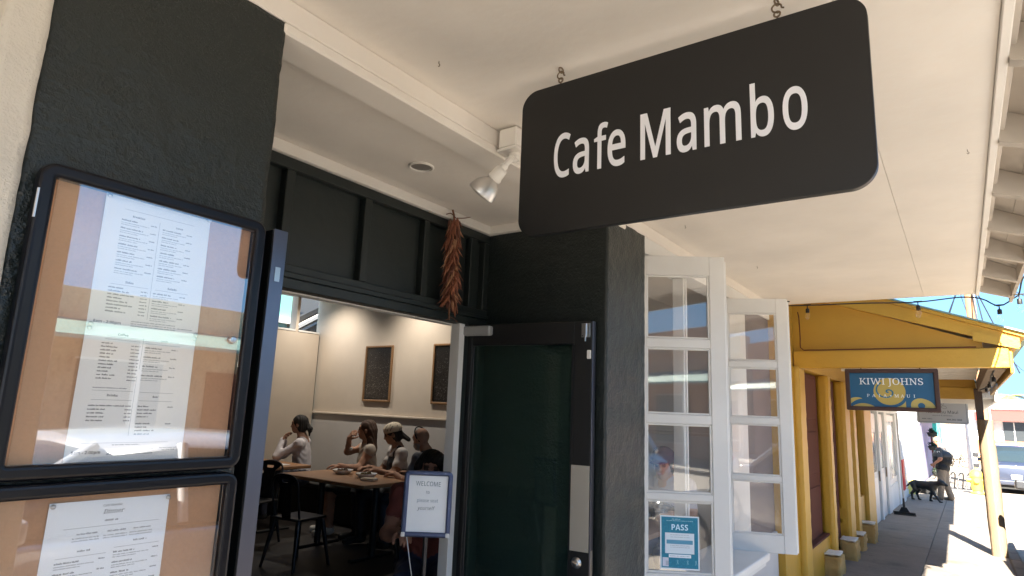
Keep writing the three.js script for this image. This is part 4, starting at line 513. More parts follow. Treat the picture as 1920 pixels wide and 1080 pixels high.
{ // the dog: one skin, walking towards the man
  const c = [0.008, 0.008, 0.008], P = [], cap = (a, b, ra, rb, k) => P.push({ a, b, ra, rb, col: c, k }); // local +x forward
  P.push({ c: [0.18, 0.46, 0], r: [0.18, 0.155, 0.12], col: c }, { c: [-0.05, 0.475, 0], r: [0.21, 0.125, 0.105], col: c }, { c: [-0.26, 0.48, 0], r: [0.14, 0.125, 0.105], col: c }); cap([0.26, 0.52, 0], [0.43, 0.58, 0], 0.095, 0.075); P.push({ c: [0.47, 0.6, 0], r: [0.095, 0.075, 0.075], col: c }); cap([0.5, 0.58, 0], [0.62, 0.53, 0], 0.05, 0.037); for (const s of [-1, 1]) cap([0.43, 0.68, s * 0.05], [0.41, 0.63, s * 0.085], 0.022, 0.014, 0.012);
  const leg = (pts, r) => { for (let i = 0; i < pts.length - 1; i++) cap(pts[i], pts[i + 1], r[i], r[i + 1], 0.02); }; leg([[0.22, 0.42, 0.06], [0.27, 0.26, 0.07], [0.36, 0.13, 0.07], [0.43, 0.025, 0.07], [0.48, 0.02, 0.07]], [0.065, 0.044, 0.032, 0.027, 0.024]); leg([[0.2, 0.42, -0.06], [0.16, 0.25, -0.07], [0.12, 0.12, -0.07], [0.1, 0.025, -0.07], [0.15, 0.02, -0.07]], [0.065, 0.044, 0.032, 0.027, 0.024]);
  leg([[-0.3, 0.46, 0.06], [-0.25, 0.31, 0.07], [-0.36, 0.19, 0.07], [-0.35, 0.03, 0.07], [-0.3, 0.02, 0.07]], [0.09, 0.06, 0.035, 0.027, 0.024]); leg([[-0.3, 0.46, -0.06], [-0.2, 0.32, -0.07], [-0.27, 0.19, -0.07], [-0.22, 0.03, -0.07], [-0.17, 0.02, -0.07]], [0.09, 0.06, 0.035, 0.027, 0.024]); cap([-0.38, 0.54, 0], [-0.47, 0.42, 0.02], 0.025, 0.018); cap([-0.47, 0.42, 0.02], [-0.58, 0.34, 0.02], 0.018, 0.01);
  const z = -21.75, t = thing('dog', 'short haired black dog with a white chest strap walking towards the man', 'dog', [-1.02, GY(z), z], -0.35); t.scale.setScalar(0.9); part('body', net(P, 0.011, 0.045), new THREE.MeshStandardMaterial({ vertexColors: true, roughness: 0.5 }), t); part('harness_strap', [new THREE.TorusGeometry(0.118, 0.011, 6, 28).scale(0.85, 1.08, 1).rotateY(Math.PI / 2).rotateZ(-0.35).translate(0.23, 0.46, 0)], std([0.6, 0.58, 0.5], 0.8), t);
  const l = thing('dog_leash', 'slack dog leash running from the man to the black dog', 'leash', [-0.75, GY(z) + 0.5, z]); part('strap', [tube([[0.12, 0.47, -0.85], [0.05, 0.3, -0.6], [-0.02, 0.12, -0.3], [-0.1, 0.1, -0.02]], 0.008, 24)], M.black, l);
}
// ---------------------------------------------------------------- the yellow shop
const YEL = thing('yellow_shop', 'yellow shop with a sloping yellow awning gable and brown doors', 'building', [-1.4, GY(-10), -10]);
{
  const w = (n, g, m, p = YEL) => wpart(n, g, m, p), F = -1.42, gy = z => GY(z) - 0.02;
  w('wall', [B(-6, F - 0.25, -0.6, 4.2, -6.6, -13.4)], M.yellow);
  w('wall', [B(F - 0.249, F - 0.02, -0.4, 3.4, -6.56, -7.5), B(F - 0.249, F - 0.02, 2.1, 3.4, -7.501, -13.4), B(F - 0.249, F - 0.02, -0.4, 0.15, -7.501, -9.15), B(F - 0.249, F - 0.02, -0.5, 0.33, -10.3, -12.4)], M.yellow);
  const doors = [[-7.56, -8.9, 0.16, 2.08], [-9.2, -10.25, -0.3, 2.08], [-11.45, -12.35, 0.335, 2.05]];
  doors.forEach(([z0, z1, y0, y1], k) => { const d = w(k === 1 ? 'door' : 'shutter', B(F - 0.2, F - 0.09, y0, y1, z0, z1), M.brown); for (let i = 0; i < 3; i++) wpart('panel', B(F - 0.089, F - 0.075, y0 + 0.1 + i * (y1 - y0) / 3, y0 - 0.05 + (i + 1) * (y1 - y0) / 3, z0 - 0.12, z1 + 0.12, 0.006), M.brown, d); });
  for (const [z0, z1] of [[-7.2, -7.5], [-8.95, -9.15], [-10.3, -10.75], [-11.1, -11.4], [-12.42, -13.4]]) w('pilaster', stuccoBox(F - 0.1, F + 0.04, -0.45, 2.09, z1, z0, 0.005, 0.05), M.yellowTrim);
  w('window_sill', B(F - 0.18, F - 0.02, 0.151, 0.175, -7.505, -9.0), M.brown);
  // stone footings of the pilasters, their tops painted pale to stand for sunlight
  for (const [z, s] of [[-8.65, 0.72], [-9.95, 0.75], [-11.85, 0.85], [-10.9, 0.65]]) { const f = w('footing', stuccoBox(F - 0.05, F + 0.2 * s, gy(z) - 0.1, gy(z) + 0.34 * s, z - 0.16, z + 0.16, 0.03, 0.04), M.stone); w('footing_sunlit_top', stuccoBox(F - 0.04, F + 0.19 * s, gy(z) + 0.34 * s + 0.012, gy(z) + 0.365 * s + 0.012, z - 0.14, z + 0.14, 0.02, 0.04), M.creamTrim, f); }
  // awning: near gable end, rake boards, beam, roof sheets, ceiling boards
  const Z = -7.25, ln = (x, d = 0) => 2.775 - (x + 0.7) * 0.362 + d; // roof line falls towards the street
  w('gable_board', extrudeXY([[-1.44, 2.25], [0.2, 2.25], [0.2, ln(0.2, -0.14)], [-1.44, ln(-1.44, -0.14)]], Z - 0.04, Z - 0.06), M.yellow);
  w('beam', B(-1.43, 0.385, 2.07, 2.249, Z + 0.02, Z - 0.08, 0.006), M.yellowTrim);
  w('rake_board', extrudeXY([[-1.44, ln(-1.44, -0.17)], [0.47, ln(0.47, -0.1)], [0.47, ln(0.47, 0.0)], [-1.44, ln(-1.44, 0)]], Z + 0.025, Z - 0.035), M.yellowTrim);
  w('rake_board', extrudeXY([[0.13, ln(0.13, -0.156)], [0.46, ln(0.46, -0.12)], [0.46, ln(0.46, -0.052)], [0.13, ln(0.13, -0.07)]], Z + 0.04, Z + 0.0255), M.yellowTrim);
  w('verge_board', extrudeXY([[-1.44, ln(-1.44, 0.002)], [0.51, ln(0.51, 0.002)], [0.51, ln(0.51, 0.035)], [-1.44, ln(-1.44, 0.035)]], Z + 0.05, Z - 5.5), M.yellowTrim);
  w('roof_sheet', extrudeXY([[-2.4, ln(-2.4, 0.037)], [0.56, ln(0.56, 0.037)], [0.56, ln(0.56, 0.052)], [-2.4, ln(-2.4, 0.052)]], Z + 0.08, Z - 5.5), M.metalRoof);
  w('eave_board', B(0.385, 0.41, 2.02, 2.36, Z + 0.0, Z - 5.5, 0.004), M.yellowTrim);
  w('eave_beam', B(0.22, 0.36, 2.06, 2.24, Z - 0.085, Z - 5.5, 0.004), M.postWood);
  w('far_beam', B(-1.43, 0.21, 1.95, 2.14, Z - 5.3, Z - 5.42, 0.006), M.yellowTrim); w('far_gable', extrudeXY([[-1.43, 2.142], [0.2, 2.142], [0.2, 2.3], [-1.43, 2.75]], Z - 5.32, Z - 5.4), M.yellow);
  for (let k = 0; k < 8; k++) w('rafter', B(-1.4, 0.215, 2.245, 2.33, Z - 0.5 - k * 0.64, Z - 0.55 - k * 0.64), M.creamTrim);
  for (let k = 0; k < 9; k++) { const x0 = -1.4 + k * 0.18; w('ceiling_board', B(x0, x0 + 0.176, 2.332, 2.35, Z - 0.07, Z - 5.3), M.creamTrim); }
  w('conduit', [tube([[-1.36, 2.66, Z + 0.07], [-1.35, 2.6, Z + 0.07], [-1.345, 2.4, Z + 0.07], [-1.34, 2.26, Z + 0.06], [-1.28, 2.255, Z + 0.05], [-0.5, 2.256, Z + 0.045], [0.15, 2.257, Z + 0.045]], 0.006, 40)], M.brown);
}
{ // rough wooden post carrying the yellow awning, lower sleeve paler
  const z = -12.15, t = thing('awning_post', 'weathered wooden post holding up the yellow awning at the kerb', 'post', [0.3, GY(z) - 0.02, z]); const mk = (a, b, ra, rb) => { const g = new THREE.CylinderGeometry(rb, ra, b[1] - a[1], 8, 14), p = g.attributes.position; for (let i = 0; i < p.count; i++) { const f = (p.getY(i) + (b[1] - a[1]) / 2) / (b[1] - a[1]); const nz = 1 + 0.16 * (tnoise(f * 0.9, Math.atan2(p.getZ(i), p.getX(i)) * 0.16, 16, 301) - 0.5); p.setXYZ(i, p.getX(i) * nz + a[0] + (b[0] - a[0]) * f, p.getY(i) + (a[1] + b[1]) / 2, p.getZ(i) * nz); } g.computeVertexNormals(); return metric(g); };
  part('lower_post', mk([0, 0, 0], [-0.03, 1.98, 0], 0.105, 0.1), M.postWood, t); part('upper_post', [B(-0.13, -0.03, 1.5, 2.45, -0.09, -0.01)], std([0.1, 0.07, 0.055], 0.85, { map: T.wood }), t);
}
{ // KIWI JOHNS sign
  const kt = canvasTex(1024, 520, (c, w, h) => { c.fillStyle = '#17587f'; c.fillRect(0, 0, w, h); c.fillStyle = '#b5a052'; c.beginPath(); c.ellipse(490, 285, 195, 205, 0, 0, 7); c.fill();
    c.strokeStyle = '#1f6a8c'; c.lineWidth = 20; c.lineCap = 'round'; c.beginPath(); for (let a = 0; a < 15; a += 0.1) { const r = 8 + a * a * 0.72; const x = 470 + r * Math.cos(a * 0.62 + 1.2), y = 290 + r * 0.9 * Math.sin(a * 0.62 + 1.2); a ? c.lineTo(x, y) : c.moveTo(x, y); } c.stroke();
    c.fillStyle = '#b5a45c'; c.beginPath(); c.moveTo(0, 400); c.bezierCurveTo(60, 370, 130, 380, 150, 400); c.bezierCurveTo(100, 405, 50, 430, 0, 480); c.fill(); c.beginPath(); c.moveTo(20, 520); c.bezierCurveTo(120, 440, 240, 470, 300, 520); c.fill(); c.beginPath(); c.moveTo(560, 520); c.bezierCurveTo(620, 500, 660, 470, 680, 420); c.lineTo(680, 520); c.fill(); c.beginPath(); c.moveTo(740, 520); c.bezierCurveTo(720, 420, 800, 370, 870, 380); c.bezierCurveTo(960, 400, 1010, 450, 1024, 520); c.fill(); c.fillStyle = '#17587f'; c.beginPath(); c.ellipse(860, 490, 42, 44, 0, 0, 7); c.fill();
    c.fillStyle = '#e9edf2'; c.textAlign = 'center'; c.save(); c.translate(512, 180); c.scale(0.96, 1); c.font = '138px serif'; c.fillText('KIWI JOHNS', 0, 0, 930); c.restore(); c.font = '62px serif'; let x = 225; for (const ch of 'PAIA•MAUI') { c.fillText(ch, x, 372); x += 70; } });
  const t = thing('shop_sign', 'blue KIWI JOHNS sign with golden swirl in a brown frame', 'sign', [-0.555, 1.65, -7.26], 0.0); part('frame', frameRing(0.79, 0.41, 0.04, 0.04, 0.004), M.signBrown, t, [0, 0.205, -0.005]); part('board', metric(chamfer(0.72, 0.34, 0.01)), M.signBrown, t, [0, 0.205, 0.008]); part('painted_face', new THREE.PlaneGeometry(0.712, 0.332), new THREE.MeshStandardMaterial({ map: kt, roughness: 0.5 }), t, [0, 0.205, 0.0145]);
  for (const x of [-0.25, 0.25]) part('hanger', [rod([x, 0.409, 0.01], [x, 0.424, 0.01], 0.006)], M.rust, t);
  const nt = canvasTex(640, 330, (c, w, h) => { c.fillStyle = '#aeb2b9'; c.fillRect(0, 0, w, h); c.strokeStyle = '#44525c'; c.lineWidth = 5; c.strokeRect(8, 8, w - 16, h - 16); c.strokeStyle = '#6a6a66'; c.beginPath(); c.ellipse(350, 90, 34, 20, 0.3, 0, 7); c.moveTo(300, 70); c.lineTo(330, 40); c.moveTo(335, 66); c.lineTo(350, 30); c.stroke(); c.fillStyle = '#2b2f35'; c.font = '64px sans-serif'; c.textAlign = 'center'; c.fillText('Namatsu Maui', w / 2, 185, 520); c.font = '30px sans-serif'; c.fillStyle = '#5c6168'; c.fillText('Apparel & Wellness', w / 2, 228, 380); c.font = 'bold 32px sans-serif'; c.fillStyle = '#3c4148'; c.fillText('808.344.1008', 470, 290, 250); c.font = '24px sans-serif'; scribble(c, 50, 282, 130, 18, 5, '#555b63'); });
  const n = thing('shop_sign', 'pale grey clothing shop sign with rounded corners under the white awning', 'sign', [-0.3, 1.55, -14]); part('board', metric(roundedPlate(0.78, 0.41, 0.02, 0.03)), std([0.5, 0.55, 0.6], 0.5), n, [0, 0.205, 0]); part('painted_face', new THREE.PlaneGeometry(0.74, 0.38), new THREE.MeshStandardMaterial({ map: nt, roughness: 0.5 }), n, [0, 0.205, 0.0115]); for (const x of [-0.3, 0.3]) part('hanger', [rod([x, 0.41, 0], [x, 0.62, 0], 0.006)], M.rust, n);
}
{ // string lights along the soffit end and the eave
  const t = thing('string_lights', 'black cable of string lights with clear bulbs along the soffit edge', 'string lights', [0, 2.6, -6.82]); const path = [[-1.46, 0.075, 0.02], [-1.2, 0.07, -0.01], [-0.72, 0.06, 0], [-0.26, 0.045, -0.01], [0.1, 0.065, 0], [0.22, 0.04, 0], [0.33, -0.03, 0], [0.44, 0.03, 0.05], [0.445, 0.0, 0.4], [0.445, 0.04, 0.8], [0.445, -0.0, 1.4], [0.445, 0.04, 2.1], [0.445, 0, 2.8], [0.445, 0.04, 3.5]]; part('cable', tube(path, 0.006, 120), M.wire, t);
  const bulb = lathe([[0, 0], [0.012, -0.004], [0.02, -0.02], [0.024, -0.04], [0.018, -0.062], [0, -0.072]], 16), sock = lathe([[0.004, 0.035], [0.006, 0.01], [0.017, 0.004], [0.018, -0.035], [0.014, -0.036], [0, -0.036]], 14);
  for (const [x, y, z] of [[-1.2, 0.03, -0.01], [-0.26, 0.005, -0.01], [0.33, -0.065, 0], [0.445, -0.045, 0.4], [0.445, -0.04, 1.4], [0.445, -0.04, 2.8]]) { const s = part('socket', sock, M.wire, t, [x, y, z]); part('bulb', bulb, M.glass, s, [0, -0.036, 0]); part('cable_clip', [B(-0.035, 0.035, 0.038, 0.05, -0.008, 0.008)], M.wire, s); }
  const u = thing('string_lights', 'string light bulbs under the outer corner of the yellow awning', 'string lights', [0.2, 2.0, -7.6]); part('cable', tube([[0.08, 0.07, 0.2], [0.06, 0.03, -0.2], [0.08, -0.0, -1.5], [0.02, 0.02, -3.2]], 0.008, 40), M.wire, u); for (const z of [-0.05, -1.3, -2.4]) { const s = part('socket', sock, M.wire, u, [0.07, 0, z]); part('bulb', bulb, M.glass, s, [0, -0.036, 0]); }
  const h = thing('string_lights', 'drooping string light cable on the soffit behind the casement windows', 'string lights', [-1.2, 2.6, -4.4]); part('cable', tube([[-0.36, 0.06, -0.6], [-0.367, 0.058, -1.2], [-0.364, 0.06, -1.66], [-0.3, 0.062, -1.9], [-0.1, 0.062, -2.1]], 0.006, 40), M.wire, h); part('plug', [rod([-0.366, 0.058, -1.62], [-0.364, 0.058, -1.74], 0.013)], M.wire, h);
}
// ---------------------------------------------------------------- shops further along the pavement
{
  const gy = z => GY(z), t = thing('white_shop', 'white shopfront with panelled double doors and a flat awning beside the yellow shop', 'building', [-1.45, gy(-17), -17]), w = (n, g, m, p = t) => wpart(n, g, m, p), F = -1.47, Wt = M.whiteRough;
  w('wall', [B(-6, F - 0.1, -1, 3.6, -13.42, -20.6), B(F - 0.099, F, 1.75, 3.6, -13.42, -20.6)], Wt);
  for (const [z0, z1] of [[-13.42, -14.2], [-15.35, -15.6], [-16.75, -17.3], [-19.6, -20.6]]) w('pier', B(F - 0.099, F + 0.01, -0.9, 1.749, z0, z1), Wt);
  for (const [z0, z1] of [[-14.22, -15.33], [-15.62, -16.73]]) { const d = w('door', B(F - 0.098, F - 0.04, gy(z0) - 0.1, 1.7, z0, z1), M.white); for (const [y0, y1] of [[-0.2, 0.45], [1.4, 1.62]]) wpart('panel', B(F - 0.039, F - 0.025, y0, y1, z0 - 0.15, z1 + 0.15, 0.006), M.white, d); wpart('pane', B(F - 0.039, F - 0.036, 0.55, 1.32, z0 - 0.15, z1 + 0.15, 0.0005), std([0.15, 0.17, 0.19], 0.1), d); wpart('handle', rod([F - 0.005, 0.35, z1 + 0.08], [F - 0.005, 0.55, z1 + 0.08], 0.012), M.rust, d); }
  { const d = w('shop_window', B(F - 0.098, F - 0.04, 0.05, 1.7, -17.32, -19.58), M.white); for (const z of [-17.45, -18.2, -18.95]) wpart('pane', B(F - 0.039, F - 0.036, 0.2, 1.55, z, z - 0.55, 0.0005), std([0.2, 0.23, 0.26], 0.1), d); w('stall_riser', B(F - 0.098, F - 0.02, -0.9, 0.049, -17.301, -19.599), Wt); }
  w('awning_ceiling', B(-1.46, 0.44, 1.98, 2.05, -12.85, -20.4), M.creamTrim); w('awning_fascia', B(0.441, 0.48, 1.93, 2.16, -12.8, -20.45), M.creamTrim); w('awning_roof', extrudeXY([[-1.46, 2.6], [0.52, 2.17], [0.52, 2.19], [-1.46, 2.63]], -12.8, -20.5), M.metalRoof); w('awning_end', extrudeXY([[-1.46, 2.051], [0.43, 2.051], [0.43, 2.17], [-1.46, 2.59]], -12.82, -12.86), M.creamTrim);
  for (let k = 0; k < 9; k++) w('rafter', B(-1.45, 0.43, 1.9, 1.979, -13.4 - k * 0.8, -13.45 - k * 0.8), M.creamTrim);

  const b = thing('sunlit_shop', 'sunlit blank white shop wall beyond the flat awning', 'building', [-1.5, gy(-27), -27]); wpart('wall', B(-7, -1.6, -1.4, 3.4, -20.62, -33), M.whiteRough, b); wpart('base_course', B(-1.599, -1.56, -1.4, -0.5, -20.62, -33), M.whiteRough, b); for (const z of [-22.5, -27.5]) { const f = wpart('shutter', B(-1.599, -1.57, -0.45, 1.4, z, z - 2.4), M.whiteRough, b); for (let k = 0; k < 8; k++) wpart('slat', B(-1.569, -1.555, -0.4 + k * 0.22, -0.22 + k * 0.22, z - 0.06, z - 2.34), M.whiteRough, f); } wpart('cornice', B(-1.599, -1.4, 2.6, 2.8, -20.62, -33), M.whiteRough, b);
  const l = thing('lavender_shop', 'lavender shop wall with dark hanging planters', 'building', [-1.5, gy(-39), -39]); wpart('wall', B(-7, -1.55, -1.8, 3.3, -33.02, -46), std([0.36, 0.33, 0.5], 0.7, { map: T.weather }), l); wpart('door', B(-1.549, -1.5, -1.3, 1.0, -43, -44.4), M.brown, l); wpart('awning', extrudeXY([[-1.5, 2.3], [-0.5, 2.0], [-0.5, 2.05], [-1.5, 2.38]], -33.1, -45.9), M.whiteRough, l);
  const g = thing('teal_shop', 'narrow shopfront with bright teal pilasters', 'building', [-1.5, gy(-52), -52]); wpart('wall', B(-7, -1.55, -2, 3.4, -46.02, -57), M.whiteRough, g); for (const z of [-46.5, -51, -55.5]) wpart('pilaster', B(-1.549, -1.35, -2, 3, z, z - 1.1), std([0.04, 0.5, 0.42], 0.5), g); for (const z of [-47.8, -52.3]) wpart('shop_window', B(-1.549, -1.51, -0.6, 1.4, z, z - 3), std([0.1, 0.12, 0.13], 0.1), g);
  const e = thing('garage_wall', 'low pale garage wall closing the pavement behind the bicycle', 'building', [-0.6, gy(-59), -59.5]); wpart('wall', B(-1.5, 0.3, -2, 2.1, -59, -63), std([0.34, 0.27, 0.2], 0.8, { map: T.weather }), e); for (let k = 0; k < 5; k++) wpart('door_panel', B(-1.25, 0.1, -1.55 + k * 0.52, -1.07 + k * 0.52, -58.96, -58.999, 0.01), std([0.38, 0.31, 0.24], 0.8), e);
  // planters on the lavender wall
  const pot = (x, y, z, lb) => { const p = thing('hanging_planter', lb, 'planter', [x, y, z], 0, 'planters on the lavender wall'); part('pot', lathe([[0, 0], [0.16, 0.0], [0.24, 0.2], [0.22, 0.2], [0.15, 0.03], [0, 0.03]], 14), std([0.03, 0.035, 0.03], 0.7), p); const lv = new THREE.SphereGeometry(0.06, 5, 3); lv.scale(1.6, 0.25, 0.8); part('leaves', [...Array(40)].map((_, k) => lv.clone().rotateZ(rr(-0.8, 0.8)).rotateY(k * 2.4).translate(0.2 * Math.cos(k * 2.4) * rnd(), 0.2 + 0.18 * rnd(), 0.2 * Math.sin(k * 2.4) * rnd())), std([0.03, 0.06, 0.03], 0.7), p); };
  pot(-1.28, 0.9, -37.6, 'dark planter hung highest on the lavender wall'); pot(-1.28, 0.25, -37.7, 'dark planter hung lower on the lavender wall'); pot(-1.25, GY(-39) , -39.1, 'dark planter standing at the foot of the lavender wall');
}
{ // small things on the pavement
  const z = -16.83, br = thing('push_broom', 'push broom with a long pale handle and wide black head standing by the white doors', 'broom', [-1.2, GY(z) - 0.0, z]); part('head', [B(-0.21, 0.21, 0.03, 0.075, -0.035, 0.035, 0.01)], M.blackPaint, br); part('bristles', [...Array(21)].map((_, k) => B(-0.2 + k * 0.02, -0.186 + k * 0.02, 0, 0.031, -0.03, 0.03, 0.002)), M.black, br); part('bracket', [extrudeXY([[-0.1, 0.076], [0.1, 0.076], [0.05, 0.17], [-0.05, 0.17]], -0.03, 0.03), rod([0, 0.16, 0], [-0.003, 0.36, 0], 0.028, 10, 0.018)], M.blackPaint, br); part('handle', rod([-0.003, 0.34, 0], [-0.02, 2.2, 0.0], 0.016, 10), std([0.45, 0.43, 0.42], 0.5), br);
  const h = thing('fire_hydrant', 'bright yellow fire hydrant at the pavement edge', 'hydrant', [0.23, GY(-27.2), -27.2]); const hy = std([0.5, 0.36, 0.045], 0.5); part('barrel', lathe([[0, 0], [0.2, 0], [0.2, 0.05], [0.14, 0.06], [0.14, 0.12], [0.17, 0.14], [0.17, 0.55], [0.2, 0.57], [0.2, 0.62], [0, 0.62]], 20), hy, h); part('bonnet', lathe([[0.19, 0.62], [0.17, 0.7], [0.1, 0.78], [0.05, 0.8], [0.05, 0.87], [0, 0.87]], 20), hy, h); for (const [x, zz] of [[-1, 0], [1, 0], [0, 1]]) part('nozzle', rod([x * 0.12, 0.45, zz * 0.12], [x * 0.28, 0.45, zz * 0.28], 0.08, 12), hy, h); part('footing', [cyl(0.16, 0.16, 0.06, 16).translate(0, -0.0, 0)], std([0.4, 0.22, 0.16], 0.8), h);
  const pb = thing('planter_box', 'black rectangular planter box by the wall behind the dog', 'planter', [-1.15, GY(-25), -25]); part('box', [B(-0.3, 0.3, 0, 0.32, -0.2, 0.2, 0.01), B(-0.33, 0.33, 0.321, 0.37, -0.22, 0.22, 0.01)], M.blackPaint, pb); part('soil', B(-0.28, 0.28, 0.3705, 0.376, -0.18, 0.18), M.black, pb);
  const af = thing('floor_sign', 'small yellow folding floor sign beside the planter box', 'sign', [-1.5, GY(-24.2), -24.2], 0.4); for (const s of [-1, 1]) part('panel', [extrudeXY([[-0.15, 0], [0.15, 0], [0.1, 0.6], [-0.1, 0.6]], -0.008, 0.008)], std([0.75, 0.6, 0.15], 0.5), af, [0, 0, s * 0.12], [-s * 0.2, 0, 0]); part('handle', tube([[-0.05, 0.58, 0], [0, 0.64, 0], [0.05, 0.58, 0]], 0.012, 10), std([0.75, 0.6, 0.15], 0.5), af);
  const rs = thing('red_panel', 'narrow red board leaning on the wall past the white shop window', 'board', [-1.46, GY(-20.9), -20.9], Math.PI / 2); part('board', B(-0.3, 0.3, 0.3, 1.1, 0, 0.03), std([0.5, 0.03, 0.03], 0.5), rs); part('rail', B(-0.32, 0.32, 0.0, 0.299, 0, 0.025), M.whiteRough, rs);
  const rk = thing('bike_rack', 'low steel bike rack on the sunlit pavement behind the man', 'rack', [-0.25, GY(-29), -29]); for (const x of [-0.25, 0, 0.25]) part('hoop', tube([[x - 0.1, 0, 0.3], [x, 0.55, 0.1], [x + 0.1, 0.55, -0.1], [x + 0.05, 0, -0.3]], 0.022, 20, 8), M.gunmetal, rk); for (const zz of [0.3, -0.3]) part('foot_rail', rod([-0.4, 0.02, zz], [0.4, 0.02, zz], 0.025), M.gunmetal, rk);
  const by = thing('bicycle', 'dark bicycle leaning on the pale garage wall', 'bicycle', [-0.62, GY(-58), -58.6], 0.05); for (const x of [-0.5, 0.5]) { const wl = part('wheel', [new THREE.TorusGeometry(0.33, 0.03, 8, 28).translate(x, 0.36, 0)], M.black, by); part('spokes', [...Array(8)].map((_, k) => rod([x, 0.36, 0], [x + 0.32 * Math.cos(k * 0.785), 0.36 + 0.32 * Math.sin(k * 0.785), 0], 0.006, 4)), M.steel, wl); } part('frame', [[[-0.5, 0.36], [-0.12, 0.36]], [[-0.12, 0.36], [-0.22, 0.85]], [[-0.2, 0.8], [0.36, 0.85]], [[-0.12, 0.36], [0.36, 0.8]], [[0.5, 0.36], [0.34, 0.98]], [[-0.5, 0.36], [-0.2, 0.78]]].map(([a, b]) => rod([...a, 0], [...b, 0], 0.025)), M.blackPaint, by); part('saddle', [new RoundedBoxGeometry(0.26, 0.06, 0.14, 2, 0.02).translate(-0.22, 0.92, 0)], M.black, by); part('handlebar', [rod([0.34, 1.0, -0.28], [0.34, 1.0, 0.28], 0.018)], M.black, by);
}
{ // poles and wires
  const pole = (name, lb, x, z, r, h, mat, lean = 0) => { const t = thing(name, lb, 'pole', [x, GY(z) - 0.05, z]); part('shaft', metric(rod([0, 0, 0], [lean, h, 0], r, 14, r * 0.75)), mat, t); return t; };
  const up = pole('utility_pole', 'tall brown wooden utility pole rising behind the yellow roof', 0.85, -33, 0.2, 11, M.poleWood, -0.35); part('crossarm', B(-1.4, 0.8, 9.4, 9.55, -0.08, 0.08), M.poleWood, up); part('riser_pipe', rod([0.16, 0, 0.17], [-0.1, 8.5, 0.15], 0.035), M.greyPlastic, up); for (const x of [-1.2, -0.7, 0.3, 0.7]) part('insulator', [cyl(0.05, 0.04, 0.12, 10).translate(x, 9.61, 0)], M.porcelain, up);
  const mp = pole('sign_pole', 'slim white metal pole behind the fire hydrant', 0.28, -30, 0.055, 4.2, std([0.6, 0.6, 0.58], 0.4)); for (const y of [1.25, 0.85]) part('bracket', [B(-0.09, 0.09, y, y + 0.14, 0.02, 0.1)], M.gunmetal, mp); part('sign_plate', B(-0.2, 0.25, 2.9, 3.5, 0.06, 0.07), std([0.7, 0.72, 0.68], 0.4), mp);
  pole('awning_column', 'cream square column at the kerb beyond the hydrant', 0.15, -36, 0.13, 3.2, M.creamTrim);
  const W = thing('power_lines', 'black overhead wires and guy wires strung from the utility pole', 'wires', [0.6, 8, -33]); const L2 = [[[0.1, 0.6, 0], [-3, 1.2, 60]], [[-0.6, 0.6, 0], [-4, 1.0, 60]], [[0.1, 0.6, 0], [1.5, -0.5, -45]], [[-0.6, 0.6, 0], [2, -0.7, -45]], [[0, 0.3, 0], [9, -0.6, -20]], [[-0.1, -1.6, 0], [5, -3.2, -30]], [[0, 0, 0], [1.25, -4.5, 3]], [[0.1, 0.2, 0], [0.6, -4.8, 3]], [[-0.05, 0.1, 0], [-1.6, -4.5, 4]], [[-0.05, 0.3, 0], [-1.45, -4.5, 4]]]; L2.forEach(([a, b], k) => part('wire', tube([a, [(a[0] + b[0]) / 2, (a[1] + b[1]) / 2 - (k < 6 ? 0.7 : 0), (a[2] + b[2]) / 2], b], k < 6 ? 0.018 : 0.026, 20, 5), k < 6 ? M.wire : M.gunmetal, W));
}
